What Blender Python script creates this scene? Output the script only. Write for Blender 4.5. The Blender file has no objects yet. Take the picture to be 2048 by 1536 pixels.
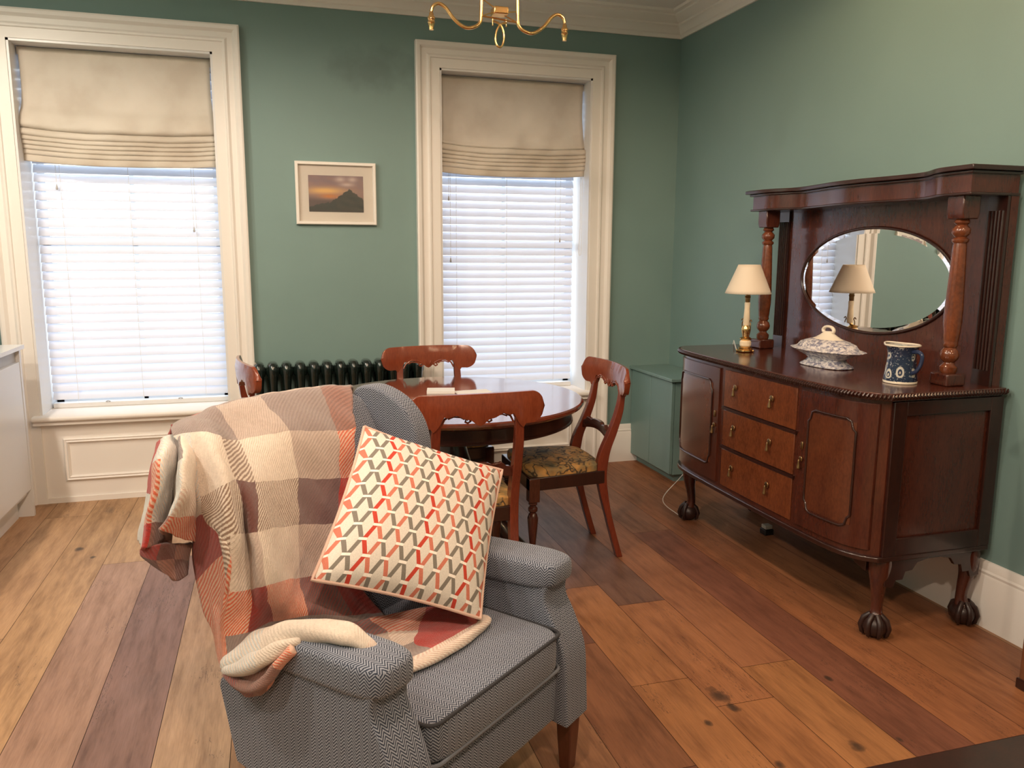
import bpy, bmesh, math, random
from mathutils import Vector, Matrix
random.seed(7)
PI = math.pi
R = math.radians
SC = bpy.context.scene
COL = SC.collection

# ------------------------------------------------------------------ camera, world, lights, exposure
F, PITCH, ROLL, YAW, CAMH = 1600.35, 9.4402, 0.3116, 16.5223, 1.4
fw = Vector((math.sin(R(YAW))*math.cos(R(PITCH)), math.cos(R(YAW))*math.cos(R(PITCH)), -math.sin(R(PITCH))))
r0 = Vector((math.cos(R(YAW)), -math.sin(R(YAW)), 0)); u0 = r0.cross(fw)
rr = r0*math.cos(R(ROLL)) + u0*math.sin(R(ROLL)); uu = -r0*math.sin(R(ROLL)) + u0*math.cos(R(ROLL))
cd = bpy.data.cameras.new('camera'); cam = bpy.data.objects.new('camera', cd); COL.objects.link(cam)
m = Matrix((rr, uu, -fw)).transposed().to_4x4(); m.translation = (0, 0, CAMH); cam.matrix_world = m
cd.sensor_fit = 'HORIZONTAL'; cd.sensor_width = 36; cd.lens = 36*F/2048; cd.clip_start = .05
SC.camera = cam

W = bpy.data.worlds.new('world'); SC.world = W; W.use_nodes = True
bg = W.node_tree.nodes['Background']; bg.inputs[0].default_value = (.80, .90, 1.0, 1); bg.inputs[1].default_value = 3.1
SC.view_settings.view_transform = 'Standard'; SC.view_settings.look = 'None'
SC.view_settings.exposure = 0.27; SC.view_settings.gamma = 1; SC.view_settings.use_curve_mapping = False
SC.cycles.use_denoising = True
SC.cycles.max_bounces = 10; SC.cycles.transparent_max_bounces = 16; SC.cycles.diffuse_bounces = 5
SC.cycles.sample_clamp_indirect = 6

def light(name, kind, loc, power, color, aim=None, **k):
    d = bpy.data.lights.new(name, kind); d.energy = power; d.color = color
    for a, v in k.items(): setattr(d, a, v)
    o = bpy.data.objects.new(name, d); COL.objects.link(o); o.location = loc
    t = Vector(aim) if aim else Vector(loc) - Vector((0, 0, 1))
    o.rotation_euler = (t - Vector(loc)).to_track_quat('-Z', 'Y').to_euler()
    return o
AMBER = (1, .66, .38); WARM = (1, .75, .56); MID = (1, .86, .71)
# ceiling downlights: a row over the kitchen units on the left, two rows in the room
for x, y, p, c in [(-1.5, 3.2, 62, MID), (-1.5, 2.1, 78, MID), (-1.5, .7, 60, MID),
                   (0.3, 2.6, 40, WARM), (0.35, 1.2, 70, WARM), (0.35, -.4, 105, WARM),
                   (1.75, 2.7, 24, AMBER), (1.85, .9, 26, AMBER), (1.9, -1.2, 40, AMBER)]:
    light('downlight', 'SPOT', (x, y, 2.79), p, c, spot_size=R(178), spot_blend=.35, shadow_soft_size=.05)
# daylight portals in the two window openings
for x0, x1 in ((-1.25, -.267), (.98, 1.943)):
    p = light('window_portal', 'AREA', ((x0+x1)/2, 5.3, 1.45), 1, (1, 1, 1), ((x0+x1)/2, 4, 1.45), shape='RECTANGLE', size=x1-x0+.3, size_y=2.3)
    p.data.cycles.is_portal = True

# ------------------------------------------------------------------ materials
MATS = {}
def nmat(name):
    m = bpy.data.materials.new(name); m.use_nodes = True
    nt = m.node_tree; b = nt.nodes['Principled BSDF']; MATS[name] = m
    return m, nt, b
def N(nt, t, **k):
    n = nt.nodes.new(t)
    for a, v in k.items():
        if a.startswith('i_'):
            n.inputs[int(a[2:]) if a[2:].isdigit() else a[2:]].default_value = v
        else: setattr(n, a, v)
    return n
def M_(nt, op, a, b=None, c=None):
    n = nt.nodes.new('ShaderNodeMath'); n.operation = op
    for i, v in enumerate((a, b, c)):
        if v is None: continue
        if isinstance(v, (int, float)): n.inputs[i].default_value = v
        else: nt.links.new(v, n.inputs[i])
    return n.outputs[0]
def ramp(nt, fac, stops, interp='LINEAR'):
    n = nt.nodes.new('ShaderNodeValToRGB'); n.color_ramp.interpolation = interp
    e = n.color_ramp.elements
    while len(e) < len(stops): e.new(.5)
    for q, (p, c) in zip(e, stops): q.position = p; q.color = (*c, 1)
    nt.links.new(fac, n.inputs[0]); return n.outputs[0]
def mixc(nt, fac, a, b, mode='MIX'):
    n = nt.nodes.new('ShaderNodeMix'); n.data_type = 'RGBA'; n.blend_type = mode
    for s, v in ((0, fac), (6, a), (7, b)):
        if isinstance(v, (int, float)): n.inputs[s].default_value = v
        elif isinstance(v, tuple): n.inputs[s].default_value = (*v, 1) if len(v) == 3 else v
        else: nt.links.new(v, n.inputs[s])
    return n.outputs[2]
def bump(nt, b, h, strength=.3, dist=.002):
    n = nt.nodes.new('ShaderNodeBump'); n.inputs['Strength'].default_value = strength; n.inputs['Distance'].default_value = dist
    nt.links.new(h, n.inputs['Height']); nt.links.new(n.outputs[0], b.inputs['Normal'])
def noise(nt, scale, detail=3, vec=None, stretch=None, rough=.5, out=0):
    n = N(nt, 'ShaderNodeTexNoise'); n.inputs['Scale'].default_value = scale; n.inputs['Detail'].default_value = detail; n.inputs['Roughness'].default_value = rough
    if vec is None:
        tc = N(nt, 'ShaderNodeTexCoord'); vec = tc.outputs['Object']
    if stretch:
        mp = N(nt, 'ShaderNodeMapping'); mp.inputs['Scale'].default_value = stretch; nt.links.new(vec, mp.inputs[0]); vec = mp.outputs[0]
    nt.links.new(vec, n.inputs[0]); return n.outputs[out]
def plain(name, col, rough=.5, metal=0, bumps=None, var=0, coat=0, spec=None):
    m, nt, b = nmat(name)
    b.inputs['Base Color'].default_value = (*col, 1); b.inputs['Roughness'].default_value = rough; b.inputs['Metallic'].default_value = metal
    if spec is not None: b.inputs['Specular IOR Level'].default_value = spec
    if coat: b.inputs['Coat Weight'].default_value = coat; b.inputs['Coat Roughness'].default_value = .08
    if var:
        c = ramp(nt, noise(nt, 9, 4), [(.3, tuple(v*(1-var) for v in col)), (.7, tuple(min(1, v*(1+var)) for v in col))]); nt.links.new(c, b.inputs['Base Color'])
    if bumps: bump(nt, b, noise(nt, bumps[0], 3), bumps[1], .002)
    return m
def wood(name, dark, light_, rough=.25, stretch=(3, 3, .6), coat=.4, scale=9, bm=.08):
    m, nt, b = nmat(name)
    f = noise(nt, scale, 6, stretch=stretch, rough=.65)
    f2 = noise(nt, scale*7, 3, stretch=stretch)
    c = ramp(nt, f, [(.25, dark), (.75, light_)])
    c = mixc(nt, .35, c, ramp(nt, f2, [(.35, dark), (.65, light_)]))
    nt.links.new(c, b.inputs['Base Color']); b.inputs['Roughness'].default_value = rough
    b.inputs['Coat Weight'].default_value = coat; b.inputs['Coat Roughness'].default_value = .1
    bump(nt, b, f2, bm, .001)
    return m
# wall paint with the grey smudge beside the second window
def wallmat():
    m, nt, b = nmat('wall_paint')
    tc = N(nt, 'ShaderNodeTexCoord')
    base = ramp(nt, noise(nt, 2.2, 4, tc.outputs['Object']), [(.3, (.168, .265, .250)), (.7, (.182, .283, .266))])
    mp = N(nt, 'ShaderNodeMapping'); mp.inputs['Location'].default_value = (-.62*2.2, 0, -2.43*5.5); mp.inputs['Scale'].default_value = (2.2, .35, 5.5)
    nt.links.new(tc.outputs['Object'], mp.inputs[0])
    ln = N(nt, 'ShaderNodeVectorMath', operation='LENGTH'); 
    sub = N(nt, 'ShaderNodeVectorMath', operation='SUBTRACT'); sub.inputs[1].default_value = (0, 4.85*.35, 0)
    nt.links.new(mp.outputs[0], sub.inputs[0]); nt.links.new(sub.outputs[0], ln.inputs[0])
    nz = noise(nt, 9, 5, tc.outputs['Object'], rough=.6)
    f = M_(nt, 'SUBTRACT', M_(nt, 'ADD', M_(nt, 'SUBTRACT', 1.0, ln.outputs['Value']), M_(nt, 'MULTIPLY', nz, 1.3)), .85)
    f = M_(nt, 'MULTIPLY', f, .55); f.node.use_clamp = True
    f = M_(nt, 'MINIMUM', f, .34)
    c = mixc(nt, f, base, (.06, .085, .085)); nt.links.new(c, b.inputs['Base Color'])
    b.inputs['Roughness'].default_value = .55
    bump(nt, b, noise(nt, 160, 2, tc.outputs['Object']), .12, .001)
    return m
wallmat()
plain('trim_paint', (.80, .765, .72), .38, bumps=(60, .05))
plain('ceiling_paint', (.78, .76, .73), .8)
plain('white_lacquer', (.72, .72, .72), .3)
plain('worktop', (.8, .8, .8), .25)
plain('grey_rail', (.42, .40, .38), .4)
plain('cupboard_paint', (.165, .262, .245), .45)
plain('dark_green_enamel', (.006, .012, .010), .18, coat=.8)
plain('brass', (.80, .52, .22), .22, 1)
plain('old_brass', (.35, .22, .10), .35, 1)
plain('black', (.01, .01, .01), .4)
plain('black_leather', (.012, .012, .013), .35, bumps=(90, .3))
plain('chrome', (.8, .8, .8), .15, 1)
plain('cord_white', (.75, .73, .68), .5)
plain('alabaster', (.80, .66, .46), .3, var=.2)
plain('mirror', (.93, .93, .93), .01, 1)
plain('paper', (.78, .76, .72), .6)
plain('card_board', (.70, .62, .54), .7)
plain('picture_frame_paint', (.78, .74, .68), .45)
wood('mahogany', (.035, .010, .007), (.095, .023, .012), .22)
wood('mahogany_dark', (.016, .006, .005), (.040, .012, .008), .28)
wood('mahogany_flame', (.075, .020, .009), (.20, .055, .018), .22, stretch=(1, 3, 1.4), scale=7)
wood('door_veneer', (.06, .016, .008), (.13, .036, .014), .24, stretch=(1, 3, 1.4), scale=7)
wood('foot_wood', (.014, .006, .005), (.035, .012, .008), .42, coat=.1)
wood('chair_wood', (.115, .020, .010), (.21, .038, .016), .25)
wood('chair_wood_light', (.15, .028, .012), (.26, .055, .020), .22)
wood('table_wood', (.10, .020, .010), (.17, .036, .016), .10, stretch=(.8, 3, 3), coat=.8, bm=.01)
wood('leg_wood', (.06, .016, .008), (.13, .035, .016), .3)
wood('cabinet_wood', (.10, .035, .014), (.2, .075, .03), .35)
# translucent slats and blinds
def cloth_trans(name, col, tcol, amount, bumpsc=None):
    m, nt, b = nmat(name)
    b.inputs['Base Color'].default_value = (*col, 1); b.inputs['Roughness'].default_value = .6
    t = N(nt, 'ShaderNodeBsdfTranslucent'); t.inputs[0].default_value = (*tcol, 1)
    mx = N(nt, 'ShaderNodeMixShader'); mx.inputs[0].default_value = amount
    nt.links.new(b.outputs[0], mx.inputs[1]); nt.links.new(t.outputs[0], mx.inputs[2])
    nt.links.new(mx.outputs[0], nt.nodes['Material Output'].inputs[0])
    if bumpsc: bump(nt, b, noise(nt, bumpsc, 3, stretch=(1, 1, 1)), .3, .002)
    return m, nt, b
cloth_trans('slat_white', (.82, .83, .86), (.85, .9, 1), .32)
m_, nt_, b_ = cloth_trans('blind_linen', (.74, .67, .57), (.8, .76, .70), .25, 300)
nt_.links.new(ramp(nt_, noise(nt_, 5, 5), [(.36, (.66, .58, .48)), (.52, (.75, .68, .58)), (.7, (.80, .73, .63))]), b_.inputs['Base Color'])
cloth_trans('lamp_shade', (.85, .76, .62), (.8, .6, .4), .25)
# window glass that lets daylight straight through
m_, nt_, b_ = nmat('window_glass')
tr = N(nt_, 'ShaderNodeBsdfTransparent'); gl = N(nt_, 'ShaderNodeBsdfGlossy'); gl.inputs['Roughness'].default_value = .02
mx = N(nt_, 'ShaderNodeMixShader'); mx.inputs[0].default_value = .06
nt_.links.new(tr.outputs[0], mx.inputs[1]); nt_.links.new(gl.outputs[0], mx.inputs[2]); nt_.links.new(mx.outputs[0], nt_.nodes['Material Output'].inputs[0])
# floor boards
def floormat():
    m, nt, b = nmat('oak_boards')
    at = N(nt, 'ShaderNodeAttribute', attribute_name='tone')
    ofs = N(nt, 'ShaderNodeAttribute', attribute_name='ofs')
    tc = N(nt, 'ShaderNodeTexCoord')
    ad = N(nt, 'ShaderNodeVectorMath', operation='ADD'); nt.links.new(tc.outputs['Object'], ad.inputs[0]); nt.links.new(ofs.outputs['Vector'], ad.inputs[1])
    v = ad.outputs[0]
    g = noise(nt, 7, 7, v, (3.5, .45, 1), .62)
    g2 = noise(nt, 60, 3, v, (4, .25, 1))
    big = noise(nt, 2.2, 3, v, (1.4, .5, 1)); g3 = noise(nt, 26, 4, tc.outputs['Object'])
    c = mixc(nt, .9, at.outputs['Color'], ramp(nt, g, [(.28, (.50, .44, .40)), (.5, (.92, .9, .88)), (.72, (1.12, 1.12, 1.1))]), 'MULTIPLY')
    c = mixc(nt, .5, c, ramp(nt, g2, [(.3, (.72, .70, .68)), (.65, (1.08, 1.08, 1.08))]), 'MULTIPLY')
    c = mixc(nt, .6, c, ramp(nt, big, [(.3, (.78, .72, .70)), (.7, (1.1, 1.1, 1.1))]), 'MULTIPLY')
    # knots
    vo = N(nt, 'ShaderNodeTexVoronoi'); vo.inputs['Scale'].default_value = 1.0
    mp = N(nt, 'ShaderNodeMapping'); mp.inputs['Scale'].default_value = (3.4, 1.5, 1); nt.links.new(v, mp.inputs[0])
    wob = N(nt, 'ShaderNodeVectorMath', operation='MULTIPLY_ADD'); wob.inputs[1].default_value = (.14, .14, 0)
    nt.links.new(noise(nt, 14, 3, v, out=1), wob.inputs[0]); nt.links.new(mp.outputs[0], wob.inputs[2]); nt.links.new(wob.outputs[0], vo.inputs[0])
    k = ramp(nt, vo.outputs['Distance'], [(.0, (1, 1, 1)), (.05, (.75, .75, .75)), (.13, (0, 0, 0))])
    sel = ramp(nt, vo.outputs['Color'], [(.55, (0, 0, 0)), (.6, (1, 1, 1))])
    kk = M_(nt, 'MULTIPLY', k, sel)
    c = mixc(nt, M_(nt, 'MULTIPLY', kk, .85), c, (.035, .02, .012))
    # explicit dark knots of the boards near the armchair and by the kitchen
    for kx, ky, kr in [(1.309, 2.081, .032), (1.318, 2.0, .02), (1.554, 1.735, .022), (1.697, 1.722, .010), (-.93, 4.03, .022), (-.85, 3.9, .012), (-1.0, 2.6, .03), (-1.03, 2.2, .04), (-.86, 2.42, .03), (1.29, 1.72, .015), (1.72, 2.07, .012), (1.12, 2.98, .01), (1.2, 1.95, .012)]:
        dv = N(nt, 'ShaderNodeVectorMath', operation='SUBTRACT'); dv.inputs[1].default_value = (kx, ky, 0); nt.links.new(tc.outputs['Object'], dv.inputs[0])
        sc_ = N(nt, 'ShaderNodeVectorMath', operation='MULTIPLY'); sc_.inputs[1].default_value = (1/kr, .62/kr, 0); nt.links.new(dv.outputs[0], sc_.inputs[0])
        le = N(nt, 'ShaderNodeVectorMath', operation='LENGTH'); nt.links.new(sc_.outputs[0], le.inputs[0])
        dd = M_(nt, 'ADD', le.outputs['Value'], M_(nt, 'MULTIPLY', M_(nt, 'SUBTRACT', g3, .5), 1.6))
        kf = ramp(nt, dd, [(.25, (1, 1, 1)), (.75, (.55, .55, .55)), (.99, (0, 0, 0))])
        c = mixc(nt, M_(nt, 'MULTIPLY', kf, .85), c, (.03, .018, .012))
    # drying cracks
    cr = noise(nt, 3.2, 6, v, (5.5, .55, 1), .7)
    cf = M_(nt, 'LESS_THAN', M_(nt, 'ABSOLUTE', M_(nt, 'SUBTRACT', cr, .5)), .0035)
    reg = M_(nt, 'GREATER_THAN', noise(nt, 2.4, 2, v, (1, .8, 1)), .58)
    cf = M_(nt, 'MULTIPLY', cf, reg)
    c = mixc(nt, M_(nt, 'MULTIPLY', cf, .8), c, (.03, .015, .01))
    nt.links.new(c, b.inputs['Base Color'])
    rg = ramp(nt, g, [(.3, (.55, .55, .55)), (.7, (.46, .46, .46))]); nt.links.new(rg, b.inputs['Roughness'])
    bump(nt, b, g2, .10, .001)
floormat()
plain('board_gap', (.02, .012, .008), .9)
# herringbone tweed, from UVs in metres
def tweed(name, dark, lite, scale=1.0):
    m, nt, b = nmat(name)
    uv = N(nt, 'ShaderNodeUVMap'); sp = N(nt, 'ShaderNodeSeparateXYZ'); nt.links.new(uv.outputs[0], sp.inputs[0])
    u, v = sp.outputs[0], sp.outputs[1]
    w = .0085*scale; per = .0056*scale
    pp = M_(nt, 'PINGPONG', u, w)
    ph = M_(nt, 'FRACT', M_(nt, 'DIVIDE', M_(nt, 'ADD', v, M_(nt, 'MULTIPLY', pp, 1.1)), per))
    tri = M_(nt, 'ABSOLUTE', M_(nt, 'SUBTRACT', ph, .5))
    nz = noise(nt, 700, 2)
    f = M_(nt, 'ADD', tri, M_(nt, 'MULTIPLY', M_(nt, 'SUBTRACT', nz, .5), .35))
    c = ramp(nt, f, [(.19, dark), (.31, lite)])
    c = mixc(nt, .35, c, ramp(nt, noise(nt, 1100, 2), [(.35, (.3, .3, .3)), (.65, (1.2, 1.2, 1.2))]), 'MULTIPLY')
    nt.links.new(c, b.inputs['Base Color']); b.inputs['Roughness'].default_value = .9
    b.inputs['Sheen Weight'].default_value = .15
    bump(nt, b, f, .35, .0012)
tweed('tweed', (.018, .027, .052), (.31, .33, .39), 1.3)
plain('tweed_piping', (.14, .15, .175), .9, bumps=(500, .6))
plain('tweed_piping_dark', (.03, .03, .035), .9)
# throw: two thread colours per check, twill where they differ
def throwmat():
    m, nt, b = nmat('throw_fleece')
    a = N(nt, 'ShaderNodeAttribute', attribute_name='warp'); c2 = N(nt, 'ShaderNodeAttribute', attribute_name='weft')
    uv = N(nt, 'ShaderNodeUVMap'); sp = N(nt, 'ShaderNodeSeparateXYZ'); nt.links.new(uv.outputs[0], sp.inputs[0])
    ph = M_(nt, 'FRACT', M_(nt, 'MULTIPLY', M_(nt, 'ADD', sp.outputs[0], M_(nt, 'MULTIPLY', sp.outputs[1], .75)), 105))
    nz = noise(nt, 260, 3)
    f = M_(nt, 'ADD', ph, M_(nt, 'MULTIPLY', M_(nt, 'SUBTRACT', nz, .5), .5))
    s = ramp(nt, f, [(.30, (0, 0, 0)), (.45, (1, 1, 1)), (.80, (1, 1, 1)), (.95, (0, 0, 0))])
    c = mixc(nt, s, a.outputs['Color'], c2.outputs['Color'])
    c = mixc(nt, .45, c, ramp(nt, noise(nt, 90, 5, rough=.7), [(.3, (.72, .70, .68)), (.7, (1.15, 1.15, 1.15))]), 'MULTIPLY')
    nt.links.new(c, b.inputs['Base Color']); b.inputs['Roughness'].default_value = .95
    b.inputs['Sheen Weight'].default_value = .35; b.inputs['Sheen Roughness'].default_value = .5
    h = M_(nt, 'ADD', noise(nt, 350, 4, rough=.7), M_(nt, 'MULTIPLY', s, .25))
    bump(nt, b, h, .8, .004)
throwmat()
# cushion lattice
def latticemat():
    m, nt, b = nmat('lattice_cushion')
    uv = N(nt, 'ShaderNodeUVMap'); sp = N(nt, 'ShaderNodeSeparateXYZ'); nt.links.new(uv.outputs[0], sp.inputs[0])
    X = M_(nt, 'MULTIPLY', sp.outputs[0], 19.0); Y = M_(nt, 'MULTIPLY', sp.outputs[1], 11.5)
    k = M_(nt, 'FLOOR', X); j = M_(nt, 'FLOOR', Y); fx = M_(nt, 'FRACT', X); fy = M_(nt, 'FRACT', Y)
    par = M_(nt, 'MODULO', M_(nt, 'ADD', k, j), 2.0)                 # 0: goes down right, 1: down left
    # strokes run from one junction to the next; junction bars are wide, so squeeze
    fxl = M_(nt, 'ADD', M_(nt, 'MULTIPLY', fy, .72), .14)
    line = M_(nt, 'ADD', M_(nt, 'MULTIPLY', par, M_(nt, 'SUBTRACT', 1.0, M_(nt, 'MULTIPLY', fxl, 2.0))), fxl)
    d = M_(nt, 'ABSOLUTE', M_(nt, 'SUBTRACT', fx, line))
    stroke = M_(nt, 'LESS_THAN', d, .24)
    ey = M_(nt, 'ABSOLUTE', M_(nt, 'SUBTRACT', M_(nt, 'FRACT', M_(nt, 'ADD', Y, .5)), .5))   # distance to row edge
    notbar = M_(nt, 'GREATER_THAN', ey, .075)
    stroke = M_(nt, 'MULTIPLY', stroke, notbar)
    # pale bar at the junctions
    jb = M_(nt, 'FLOOR', M_(nt, 'ADD', Y, .5)); kb = M_(nt, 'FLOOR', M_(nt, 'ADD', X, .5))
    pb = M_(nt, 'MODULO', M_(nt, 'ADD', kb, jb), 2.0)
    xb = M_(nt, 'ABSOLUTE', M_(nt, 'SUBTRACT', M_(nt, 'FRACT', M_(nt, 'ADD', X, .5)), .5))
    bar = M_(nt, 'MULTIPLY', M_(nt, 'LESS_THAN', ey, .085), M_(nt, 'MULTIPLY', M_(nt, 'LESS_THAN', xb, .42), M_(nt, 'LESS_THAN', pb, .5)))
    cyc = M_(nt, 'DIVIDE', M_(nt, 'ADD', M_(nt, 'MODULO', M_(nt, 'ADD', k, 3.0), 6.0), .5), 6.0)
    red, coral, grey = (.50, .045, .022), (.56, .17, .11), (.20, .175, .145)
    col = ramp(nt, cyc, [(0, red), (1/6, coral), (2/6, grey), (3/6, coral), (4/6, grey), (5/6, grey)], 'CONSTANT')
    c = mixc(nt, stroke, (.67, .61, .54), col)
    c = mixc(nt, bar, c, (.88, .80, .72))
    c = mixc(nt, .5, c, ramp(nt, noise(nt, 420, 2), [(.35, (.8, .8, .8)), (.65, (1.1, 1.1, 1.1))]), 'MULTIPLY')
    nt.links.new(c, b.inputs['Base Color']); b.inputs['Roughness'].default_value = .85
    bump(nt, b, noise(nt, 600, 2), .35, .001)
latticemat()
plain('cushion_back', (.45, .08, .05), .9, bumps=(400, .4))
# floral tapestry seat
def tapestry():
    m, nt, b = nmat('tapestry')
    w = noise(nt, 11, 2, out=1)
    vo = N(nt, 'ShaderNodeTexVoronoi', feature='DISTANCE_TO_EDGE'); vo.inputs['Scale'].default_value = 13
    tc = N(nt, 'ShaderNodeTexCoord'); ma = N(nt, 'ShaderNodeVectorMath', operation='MULTIPLY_ADD'); ma.inputs[1].default_value = (.13, .13, .13)
    nt.links.new(w, ma.inputs[0]); nt.links.new(tc.outputs['Object'], ma.inputs[2]); nt.links.new(ma.outputs[0], vo.inputs[0])
    base = ramp(nt, noise(nt, 10, 3), [(.30, (.14, .13, .08)), (.42, (.34, .20, .07)), (.56, (.58, .31, .09)), (.72, (.30, .23, .13))])
    wv = ramp(nt, noise(nt, 17, 2, stretch=(1, 1, 1)), [(.44, (0, 0, 0)), (.47, (1, 1, 1)), (.50, (1, 1, 1)), (.53, (0, 0, 0))])
    c = mixc(nt, wv, base, (.07, .05, .03))
    e = ramp(nt, vo.outputs[0], [(.0, (1, 1, 1)), (.035, (1, 1, 1)), (.06, (0, 0, 0))])
    c = mixc(nt, M_(nt, 'MULTIPLY', e, .6), c, (.30, .22, .10))
    nt.links.new(c, b.inputs['Base Color']); b.inputs['Roughness'].default_value = .85
    bump(nt, b, noise(nt, 500, 2), .3, .001)
tapestry()
# printed china
def china(name, base, ink, scale, lo, hi):
    m, nt, b = nmat(name)
    f = noise(nt, scale, 5, rough=.65)
    c = ramp(nt, f, [(lo, ink), (hi, base)])
    nt.links.new(c, b.inputs['Base Color']); b.inputs['Roughness'].default_value = .12
china('tureen_print', (.66, .62, .60), (.20, .20, .27), 75, .42, .56)
plain('cream_china', (.74, .66, .54), .12)
def jugmat():
    m, nt, b = nmat('jug_print')
    uv = N(nt, 'ShaderNodeUVMap')
    mp = N(nt, 'ShaderNodeMapping'); mp.inputs['Scale'].default_value = (7, 3.4, 1); nt.links.new(uv.outputs[0], mp.inputs[0])
    vo = N(nt, 'ShaderNodeTexVoronoi'); vo.inputs['Scale'].default_value = 1; vo.inputs['Randomness'].default_value = .35; nt.links.new(mp.outputs[0], vo.inputs[0])
    fl = ramp(nt, vo.outputs['Distance'], [(.0, (.55, .5, .4)), (.07, (.5, .45, .36)), (.1, (.02, .03, .07)), (.16, (.02, .03, .07)), (.19, (.55, .53, .47)), (.27, (.5, .48, .42)), (.31, (.018, .028, .06))])
    sp_ = ramp(nt, noise(nt, 140, 2), [(.60, (0, 0, 0)), (.66, (1, 1, 1))])
    c = mixc(nt, M_(nt, 'MULTIPLY', sp_, .6), fl, (.4, .42, .42))
    # pale vignette with a small blue scene on the front
    sx = N(nt, 'ShaderNodeSeparateXYZ'); nt.links.new(uv.outputs[0], sx.inputs[0])
    dx = M_(nt, 'DIVIDE', M_(nt, 'SUBTRACT', sx.outputs[0], .60), .105); dy = M_(nt, 'DIVIDE', M_(nt, 'SUBTRACT', sx.outputs[1], .48), .36)
    rad = M_(nt, 'ADD', M_(nt, 'MULTIPLY', dx, dx), M_(nt, 'MULTIPLY', dy, dy))
    ins = M_(nt, 'LESS_THAN', rad, 1.0)
    sc = ramp(nt, noise(nt, 55, 4), [(.44, (.09, .13, .22)), (.54, (.62, .60, .52))])
    c = mixc(nt, ins, c, sc)
    nt.links.new(c, b.inputs['Base Color']); b.inputs['Roughness'].default_value = .1
jugmat()
m_, nt_, b_ = nmat('picture_print')
at_ = N(nt_, 'ShaderNodeAttribute', attribute_name='tone'); nt_.links.new(at_.outputs['Color'], b_.inputs['Base Color']); b_.inputs['Roughness'].default_value = .5
m_, nt_, b_ = nmat('picture_glass')
tr = N(nt_, 'ShaderNodeBsdfTransparent'); gl = N(nt_, 'ShaderNodeBsdfGlossy'); gl.inputs['Roughness'].default_value = .03
mx = N(nt_, 'ShaderNodeMixShader'); mx.inputs[0].default_value = .07
nt_.links.new(tr.outputs[0], mx.inputs[1]); nt_.links.new(gl.outputs[0], mx.inputs[2]); nt_.links.new(mx.outputs[0], nt_.nodes['Material Output'].inputs[0])

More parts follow.
